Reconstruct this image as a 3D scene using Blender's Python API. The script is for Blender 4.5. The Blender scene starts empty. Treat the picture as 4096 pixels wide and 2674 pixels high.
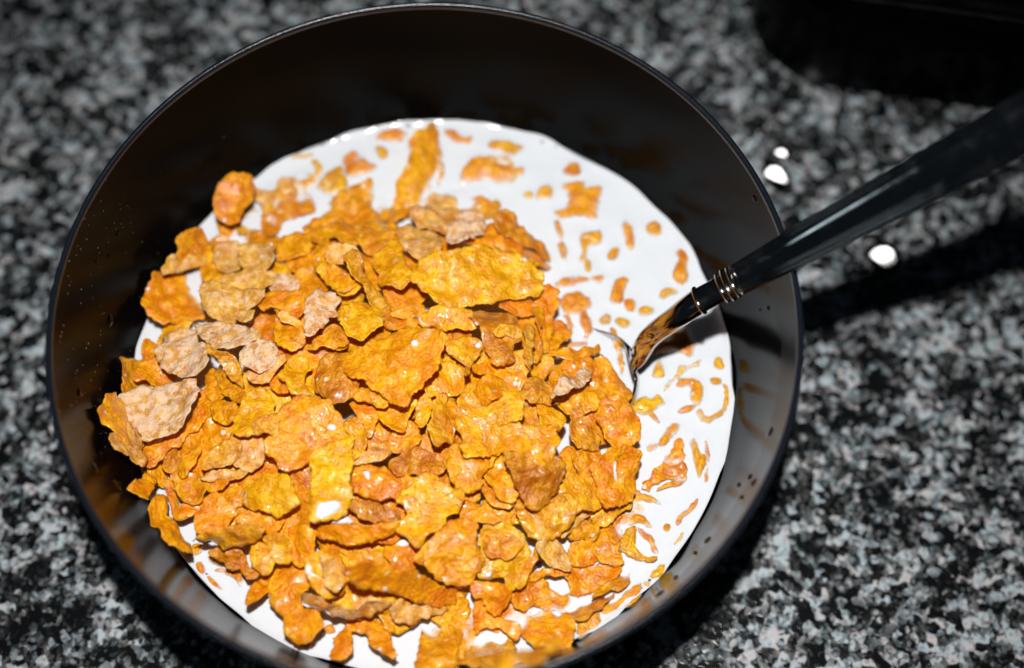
import bpy, bmesh, math, random
import numpy as np
from mathutils import Vector, Matrix, noise, geometry

sc = bpy.context.scene
C = sc.collection

# ------------------------------------------------------------------ camera, world, flash, exposure
RIM_Z, MILK_Z = 0.065, 0.028
CAM = np.array([0.0183, -0.1302, 0.2721 + RIM_Z])
PIT, ROL, FOC = 0.4288, 0.0165, 50.0
_rx = np.array([[1, 0, 0], [0, math.cos(PIT), -math.sin(PIT)], [0, math.sin(PIT), math.cos(PIT)]])
_rz = np.array([[math.cos(ROL), -math.sin(ROL), 0], [math.sin(ROL), math.cos(ROL), 0], [0, 0, 1]])
ROT = _rx @ _rz                                   # columns: right, up, back
cd = bpy.data.cameras.new('camera'); cam = bpy.data.objects.new('camera', cd); C.objects.link(cam)
m = Matrix.Identity(4)
for i in range(3):
    for j in range(3): m[i][j] = ROT[i, j]
    m[i][3] = CAM[i]
cam.matrix_world = m
cd.lens = FOC; cd.sensor_width = 36; cd.sensor_fit = 'HORIZONTAL'
cd.clip_start = 0.005; cd.clip_end = 10
cd.dof.use_dof = True; cd.dof.focus_distance = 0.319; cd.dof.aperture_fstop = 4.5
cd.dof.aperture_blades = 0
sc.camera = cam

w = bpy.data.worlds.new('World'); sc.world = w; w.use_nodes = True
w.node_tree.nodes['Background'].inputs[0].default_value = (0.55, 0.75, 1.0, 1)
w.node_tree.nodes['Background'].inputs[1].default_value = 0.013

fl = bpy.data.lights.new('camera_flash', 'SPOT'); flo = bpy.data.objects.new('camera_flash', fl); C.objects.link(flo)
fl.energy = 9.7; fl.shadow_soft_size = 0.008; fl.spot_size = math.radians(57); fl.spot_blend = 1.0
fl.color = (1.0, 0.97, 0.94)
flo.location = (0.015, -0.070, 0.455)
flo.rotation_euler = (Vector((0.012, -0.012, 0.03)) - Vector(flo.location)).to_track_quat('-Z', 'Y').to_euler()

rl = bpy.data.lights.new('room_window', 'AREA'); rlo = bpy.data.objects.new('room_window', rl); C.objects.link(rlo)  # unseen lamp, added only to put a cool reflection on the steel
rl.shape = 'RECTANGLE'; rl.size = 0.28; rl.size_y = 0.28; rl.energy = 0.36; rl.color = (0.72, 0.90, 1.0)
rlo.location = (-1.25, -0.50, 0.85)
rlo.rotation_euler = (Vector((0, 0, 0.05)) - Vector(rlo.location)).to_track_quat('-Z', 'Y').to_euler()

sc.view_settings.view_transform = 'Standard'; sc.view_settings.look = 'None'
sc.view_settings.exposure = 0.0; sc.view_settings.gamma = 1.0
sc.render.engine = 'CYCLES'
sc.cycles.use_denoising = True
sc.cycles.max_bounces = 10; sc.cycles.transparent_max_bounces = 8
sc.cycles.sample_clamp_indirect = 4.0
sc.cycles.caustics_reflective = False; sc.cycles.caustics_refractive = False

# ------------------------------------------------------------------ helpers
def ray(px, py):
    s = FOC / 36 * 4096
    d = ROT @ np.array([(px - 2048) / s, -(py - 1337) / s, -1.0])
    return d / np.linalg.norm(d)
def at_z(px, py, z):
    d = ray(px, py); return CAM + d * ((z - CAM[2]) / d[2])
def on_plane(px, py, P, n):
    d = ray(px, py); return CAM + d * (np.dot(P - CAM, n) / np.dot(d, n))
CROP = {'A': (400, 400, 1.8285), 'B': (1500, 400, 1.7), 'C': (400, 1200, 1.8285), 'D': (1300, 1200, 1.8285),
        'E': (2100, 1000, 1.8283), 'F': (500, 1850, 1.8858), 'G': (1500, 1850, 1.8308)}
def crop_pts(c, txt):
    x0, y0, s = CROP[c]
    return [(x0 + float(p.split(',')[0]) / s, y0 + float(p.split(',')[1]) / s) for p in txt.split()]

def tag(o, label=None, cat=None, group=None, kind=None):
    if label: o['label'] = label
    if cat: o['category'] = cat
    if group: o['group'] = group
    if kind: o['kind'] = kind
    return o
def empty(name, loc, label, cat):
    o = bpy.data.objects.new(name, None); C.objects.link(o); o.location = loc; o.empty_display_size = 0.01
    return tag(o, label, cat)
def obj(name, verts, faces, mat, parent=None, smooth=True):
    me = bpy.data.meshes.new(name)
    me.from_pydata([tuple(map(float, v)) for v in verts], [], faces)
    if smooth: me.polygons.foreach_set('use_smooth', [True] * len(me.polygons))
    me.materials.append(mat); me.update()
    o = bpy.data.objects.new(name, me); C.objects.link(o)
    if parent is not None:
        o.parent = parent; o.matrix_parent_inverse = Matrix.Translation(-Vector(parent.location))
    return o
def fix_normals(o):
    bm = bmesh.new(); bm.from_mesh(o.data); bmesh.ops.recalc_face_normals(bm, faces=bm.faces); bm.to_mesh(o.data); bm.free()
def lathe(prof, n=192, closed=False):
    v, f = [], []
    k = len(prof)
    for i in range(n):
        a = 2 * math.pi * i / n
        for r, z in prof: v.append((r * math.cos(a), r * math.sin(a), z))
    for i in range(n):
        j = (i + 1) % n
        for q in range(k if closed else k - 1):
            q2 = (q + 1) % k
            f.append((i * k + q, j * k + q, j * k + q2, i * k + q2))
    return v, f
def catmull(P, n, closed=False):
    P = np.asarray(P, float); out = []; N = len(P)
    for i in range(N if closed else N - 1):
        if closed: a, b, c, d = P[(i - 1) % N], P[i], P[(i + 1) % N], P[(i + 2) % N]
        else: a, b, c, d = P[max(i - 1, 0)], P[i], P[i + 1], P[min(i + 2, N - 1)]
        for k in range(n):
            t = k / n
            out.append(0.5 * (2 * b + (c - a) * t + (2 * a - 5 * b + 4 * c - d) * t * t + (3 * b - a - 3 * c + d) * t ** 3))
    if not closed: out.append(P[-1])
    return np.array(out)

# ------------------------------------------------------------------ material toolkit
class NT:
    def __init__(s, name):
        s.m = bpy.data.materials.new(name); s.m.use_nodes = True
        s.t = s.m.node_tree; s.t.nodes.clear()
        s.out = s.t.nodes.new('ShaderNodeOutputMaterial')
    def n(s, typ, **kw):
        nd = s.t.nodes.new(typ)
        for k, v in kw.items():
            if k[0] == '_': nd.inputs[int(k[1:])].default_value = v
            else: setattr(nd, k, v)
        return nd
    def l(s, a, b): s.t.links.new(a, b)
    def math(s, op, a, b=None, c=None, clamp=False):
        nd = s.t.nodes.new('ShaderNodeMath'); nd.operation = op; nd.use_clamp = clamp
        for i, x in enumerate((a, b, c)):
            if x is None: continue
            if isinstance(x, (int, float)): nd.inputs[i].default_value = x
            else: s.l(x, nd.inputs[i])
        return nd.outputs[0]
    def rng(s, x, a, b, c=0.0, d=1.0, smooth=True):
        nd = s.t.nodes.new('ShaderNodeMapRange'); nd.interpolation_type = 'SMOOTHSTEP' if smooth else 'LINEAR'
        s.l(x, nd.inputs[0])
        for i, v in enumerate((a, b, c, d)): nd.inputs[i + 1].default_value = v
        return nd.outputs[0]
    def mix(s, f, a, b, typ='MIX'):
        nd = s.t.nodes.new('ShaderNodeMix'); nd.data_type = 'RGBA'; nd.blend_type = typ; nd.clamp_factor = True
        for i, x in ((0, f), (6, a), (7, b)):
            if isinstance(x, (int, float)): nd.inputs[i].default_value = x
            elif isinstance(x, tuple): nd.inputs[i].default_value = (*x, 1) if len(x) == 3 else x
            else: s.l(x, nd.inputs[i])
        return nd.outputs[2]
    def noise(s, co, scale, detail=2, rough=0.5, dist=0.0):
        nd = s.t.nodes.new('ShaderNodeTexNoise'); nd.inputs['Scale'].default_value = scale
        nd.inputs['Detail'].default_value = detail; nd.inputs['Roughness'].default_value = rough
        nd.inputs['Distortion'].default_value = dist
        s.l(co, nd.inputs['Vector']); return nd
    def voro(s, co, scale, feature='F1'):
        nd = s.t.nodes.new('ShaderNodeTexVoronoi'); nd.feature = feature; nd.inputs['Scale'].default_value = scale
        s.l(co, nd.inputs['Vector']); return nd
    def ramp(s, x, stops, interp='LINEAR'):
        nd = s.t.nodes.new('ShaderNodeValToRGB'); nd.color_ramp.interpolation = interp
        e = nd.color_ramp.elements
        while len(e) < len(stops): e.new(0.5)
        for q, (p, c) in zip(e, stops): q.position = p; q.color = (*c, 1)
        s.l(x, nd.inputs[0]); return nd.outputs[0]
    def bump(s, h, dist, strength=1.0, normal=None):
        nd = s.t.nodes.new('ShaderNodeBump'); nd.inputs['Distance'].default_value = dist; nd.inputs['Strength'].default_value = strength
        s.l(h, nd.inputs['Height'])
        if normal is not None: s.l(normal, nd.inputs['Normal'])
        return nd.outputs[0]
    def bsdf(s, **kw):
        nd = s.t.nodes.new('ShaderNodeBsdfPrincipled')
        for k, v in kw.items():
            k = k.replace('_', ' ')
            if hasattr(v, 'is_linked'): s.l(v, nd.inputs[k])
            elif isinstance(v, tuple) and len(v) == 3 and 'Color' in k: nd.inputs[k].default_value = (*v, 1)
            else: nd.inputs[k].default_value = v
        s.l(nd.outputs[0], s.out.inputs[0]); return nd

# granite: mineral grains about 1.5 to 2.5 mm, clustered
def mat_granite():
    t = NT('polished_granite')
    co = t.n('ShaderNodeTexCoord').outputs['Object']
    wob = t.noise(co, 420, 2, 0.6)
    off = t.n('ShaderNodeVectorMath', operation='MULTIPLY_ADD')
    t.l(wob.outputs['Color'], off.inputs[0]); off.inputs[1].default_value = (0.0016,) * 3; t.l(co, off.inputs[2])
    p = off.outputs[0]
    v1 = t.voro(p, 480); v2 = t.voro(p, 1000)
    sep1 = t.n('ShaderNodeSeparateColor'); t.l(v1.outputs['Color'], sep1.inputs[0])
    sep2 = t.n('ShaderNodeSeparateColor'); t.l(v2.outputs['Color'], sep2.inputs[0])
    big = t.noise(co, 68, 3, 0.6).outputs[0]
    mid = t.noise(co, 140, 2, 0.5).outputs[0]
    a = t.math('MULTIPLY', sep1.outputs[0], 0.50)
    a = t.math('MULTIPLY_ADD', sep2.outputs[1], 0.32, a)
    a = t.math('MULTIPLY_ADD', big, 0.80, a)
    a = t.math('MULTIPLY_ADD', mid, 0.50, a)
    a = t.math('SUBTRACT', a, 0.598)
    col = t.ramp(a, [(0.28, (0.005, 0.0055, 0.006)), (0.38, (0.020, 0.020, 0.019)), (0.47, (0.070, 0.068, 0.064)),
                     (0.56, (0.16, 0.167, 0.167)), (0.64, (0.30, 0.305, 0.305)), (0.76, (0.56, 0.56, 0.55))])
    tint = t.mix(sep1.outputs[2], (0.80, 0.98, 1.08), (1.0, 0.95, 0.97))
    col = t.mix(1.0, col, tint, 'MULTIPLY')
    b = t.bump(sep2.outputs[0], 0.00003, 0.25)
    t.bsdf(Base_Color=col, Roughness=0.16, IOR=1.5, Normal=b)
    return t.m
# black plastic of the bowl: satin, wet film low on the right side, dust on the left
def mat_bowl():
    t = NT('black_satin_plastic')
    co = t.n('ShaderNodeTexCoord').outputs['Object']
    s = t.n('ShaderNodeSeparateXYZ'); t.l(co, s.inputs[0])
    ang = t.math('ARCTAN2', s.outputs[1], s.outputs[0])
    nz = t.noise(co, 60, 3, 0.6).outputs[0]
    line = t.math('MULTIPLY_ADD', nz, 0.010, s.outputs[2])
    wet_h = t.math('MULTIPLY_ADD', t.math('ABSOLUTE', t.math('SUBTRACT', ang, -0.02)), -0.013, 0.0605)
    wet = t.math('LESS_THAN', line, wet_h)
    fine = t.noise(co, 5200, 2, 0.7).outputs[0]
    v = t.voro(co, 900)
    r = t.n('ShaderNodeSeparateColor'); t.l(v.outputs['Color'], r.inputs[0])
    dots = t.math('LESS_THAN', v.outputs['Distance'], 0.16)
    dots = t.math('MULTIPLY', dots, t.math('GREATER_THAN', r.outputs[0], 0.72))
    patch = t.noise(co, 45, 3, 0.6).outputs[0]
    left = t.rng(s.outputs[0], -0.050, -0.066)
    yy = t.rng(s.outputs[1], 0.036, 0.008)
    dots = t.math('MULTIPLY', t.math('MULTIPLY', dots, left), t.math('MULTIPLY', yy, t.rng(patch, 0.42, 0.62)))
    col = t.mix(dots, (0.0022, 0.0020, 0.0018), (0.34, 0.32, 0.28))
    rough = t.mix(wet, (0.20, 0.20, 0.20), (0.10, 0.10, 0.10))
    b = t.bump(fine, 0.00004, 0.16)
    t.bsdf(Base_Color=col, Roughness=rough, IOR=1.165, Specular_Tint=(0.78, 0.9, 1.0, 1), Normal=b)
    return t.m
def mat_rim():
    t = NT('black_plastic_rim')
    co = t.n('ShaderNodeTexCoord').outputs['Object']
    b = t.bump(t.noise(co, 3800, 3, 0.7).outputs[0], 0.00008, 0.5)
    t.bsdf(Base_Color=(0.005, 0.008, 0.014), Roughness=0.22, IOR=1.6, Normal=b)
    return t.m
def mat_milk(name='milk'):
    t = NT(name)
    co = t.n('ShaderNodeTexCoord').outputs['Object']
    b = t.bump(t.noise(co, 130, 2, 0.5).outputs[0], 0.0005, 0.25)
    t.bsdf(Base_Color=(0.725, 0.765, 0.81), Roughness=0.10, IOR=1.35, Normal=b, Subsurface_Weight=0.35,
           Subsurface_Radius=(0.0016, 0.0014, 0.0012), Subsurface_Scale=1.0)
    return t.m
def mat_flake():
    t = NT('toasted_cornflake')
    tc = t.n('ShaderNodeTexCoord'); oi = t.n('ShaderNodeObjectInfo')
    rnd = t.n('ShaderNodeVectorMath', operation='MULTIPLY_ADD')
    comb = t.n('ShaderNodeCombineXYZ')
    for i, k in enumerate((3.1, 7.7, 5.3)): t.l(t.math('MULTIPLY', oi.outputs['Random'], k), comb.inputs[i])
    t.l(comb.outputs[0], rnd.inputs[0]); rnd.inputs[1].default_value = (1, 1, 1); t.l(tc.outputs['Object'], rnd.inputs[2])
    co = rnd.outputs[0]
    fr = t.n('ShaderNodeAttribute'); fr.attribute_type = 'OBJECT'; fr.attribute_name = 'frost'; frost = fr.outputs['Fac']
    n1 = t.noise(co, 260, 3, 0.6).outputs[0]; n2 = t.noise(co, 900, 3, 0.65).outputs[0]; n3 = t.noise(co, 110, 2, 0.5).outputs[0]
    base = oi.outputs['Color']
    dark = t.mix(1.0, base, (0.74, 0.58, 0.40), 'MULTIPLY'); light = t.mix(0.35, base, (1.0, 0.53, 0.010))
    col = t.mix(t.rng(n1, 0.32, 0.66), dark, light)
    col = t.mix(t.math('MULTIPLY', t.rng(n2, 0.56, 0.40), 0.45), col, t.mix(1.0, base, (0.60, 0.36, 0.20), 'MULTIPLY'))
    col = t.mix(t.math('MULTIPLY', t.rng(n3, 0.58, 0.70), 0.40), col, t.mix(1.0, base, (0.75, 0.48, 0.3), 'MULTIPLY'))
    # dried sugar crust on the pale ones
    n4 = t.noise(co, 520, 4, 0.7).outputs[0]
    crust = t.math('MULTIPLY', t.rng(t.math('ADD', n4, t.math('MULTIPLY', frost, 0.07)), 0.49, 0.62), frost)
    col = t.mix(t.math('MULTIPLY', crust, 0.9), col, (0.80, 0.57, 0.40))
    # milk veils and droplets left on wet flakes
    n5 = t.noise(co, 330, 3, 0.55, 1.2).outputs[0]
    veil = t.math('MULTIPLY', t.rng(n5, 0.66, 0.74), t.math('SUBTRACT', 1.0, frost))
    vm = t.voro(co, 420); vs = t.n('ShaderNodeSeparateColor'); t.l(vm.outputs['Color'], vs.inputs[0])
    drop = t.math('MULTIPLY', t.rng(vm.outputs['Distance'], 0.27, 0.17), t.math('GREATER_THAN', vs.outputs[0], 0.93))
    drop = t.math('MULTIPLY', drop, t.math('SUBTRACT', 1.0, frost))
    # milk standing over the parts that dip under its surface
    geo = t.n('ShaderNodeNewGeometry'); sp = t.n('ShaderNodeSeparateXYZ'); t.l(geo.outputs['Position'], sp.inputs[0])
    hz = t.math('MULTIPLY_ADD', n2, 0.0009, sp.outputs[2])
    film = t.rng(hz, MILK_Z + 0.00165, MILK_Z + 0.00070)
    milkf = t.math('MAXIMUM', t.math('MULTIPLY', veil, 0.5), t.math('MAXIMUM', t.math('MULTIPLY', drop, 0.8), film))
    col = t.mix(milkf, col, (0.84, 0.84, 0.83))
    rough = t.math('MULTIPLY_ADD', frost, 0.32, 0.30)
    g1 = t.noise(co, 1500, 3, 0.62).outputs[0]; g2 = t.voro(co, 1150).outputs['Distance']
    h = t.math('MULTIPLY_ADD', g2, -0.7, g1)
    h = t.math('MULTIPLY_ADD', n4, 0.9, h)
    b = t.bump(h, 0.00042, 0.75)
    b2 = t.bump(t.math('MULTIPLY_ADD', g1, 0.6, n2), 0.00026, 0.7)
    coat = t.math('MULTIPLY_ADD', frost, -0.95, 0.95, clamp=True)
    nd = t.bsdf(Base_Color=col, Roughness=rough, IOR=1.40, Normal=b, Coat_Weight=coat, Coat_Roughness=0.04, Coat_IOR=1.5,
                Subsurface_Weight=0.22, Subsurface_Radius=(0.0014, 0.0006, 0.00015), Subsurface_Scale=1.0)
    t.l(b2, nd.inputs['Coat Normal'])
    return t.m
def mat_steel():
    t = NT('polished_steel')
    co = t.n('ShaderNodeTexCoord').outputs['Object']
    r = t.rng(t.noise(co, 240, 4, 0.6).outputs[0], 0.3, 0.8, 0.05, 0.17)
    t.bsdf(Base_Color=(0.50, 0.49, 0.48), Metallic=1.0, Roughness=r, Normal=t.bump(t.noise(co, 160, 2).outputs[0], 0.0001, 0.15))
    return t.m
def mat_water(name='clear_water', rough=0.015):
    t = NT(name)
    t.bsdf(Base_Color=(1, 1, 1), Roughness=rough, IOR=1.33, Transmission_Weight=1.0)
    return t.m
def mat_gloss_black(ior=1.10):
    t = NT('gloss_black_enamel')
    co = t.n('ShaderNodeTexCoord').outputs['Object']
    r = t.rng(t.noise(co, 90, 3).outputs[0], 0.3, 0.7, 0.10, 0.20)
    t.bsdf(Base_Color=(0.0008, 0.0009, 0.0010), Roughness=r, IOR=ior)
    return t.m
M = dict(granite=mat_granite(), bowl=mat_bowl(), rim=mat_rim(), milk=mat_milk(), flake=mat_flake(), steel=mat_steel(),
         water=mat_water(), black=mat_gloss_black(), lid=mat_gloss_black(1.45), splash=mat_water('rippled_water', 0.17))
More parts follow.
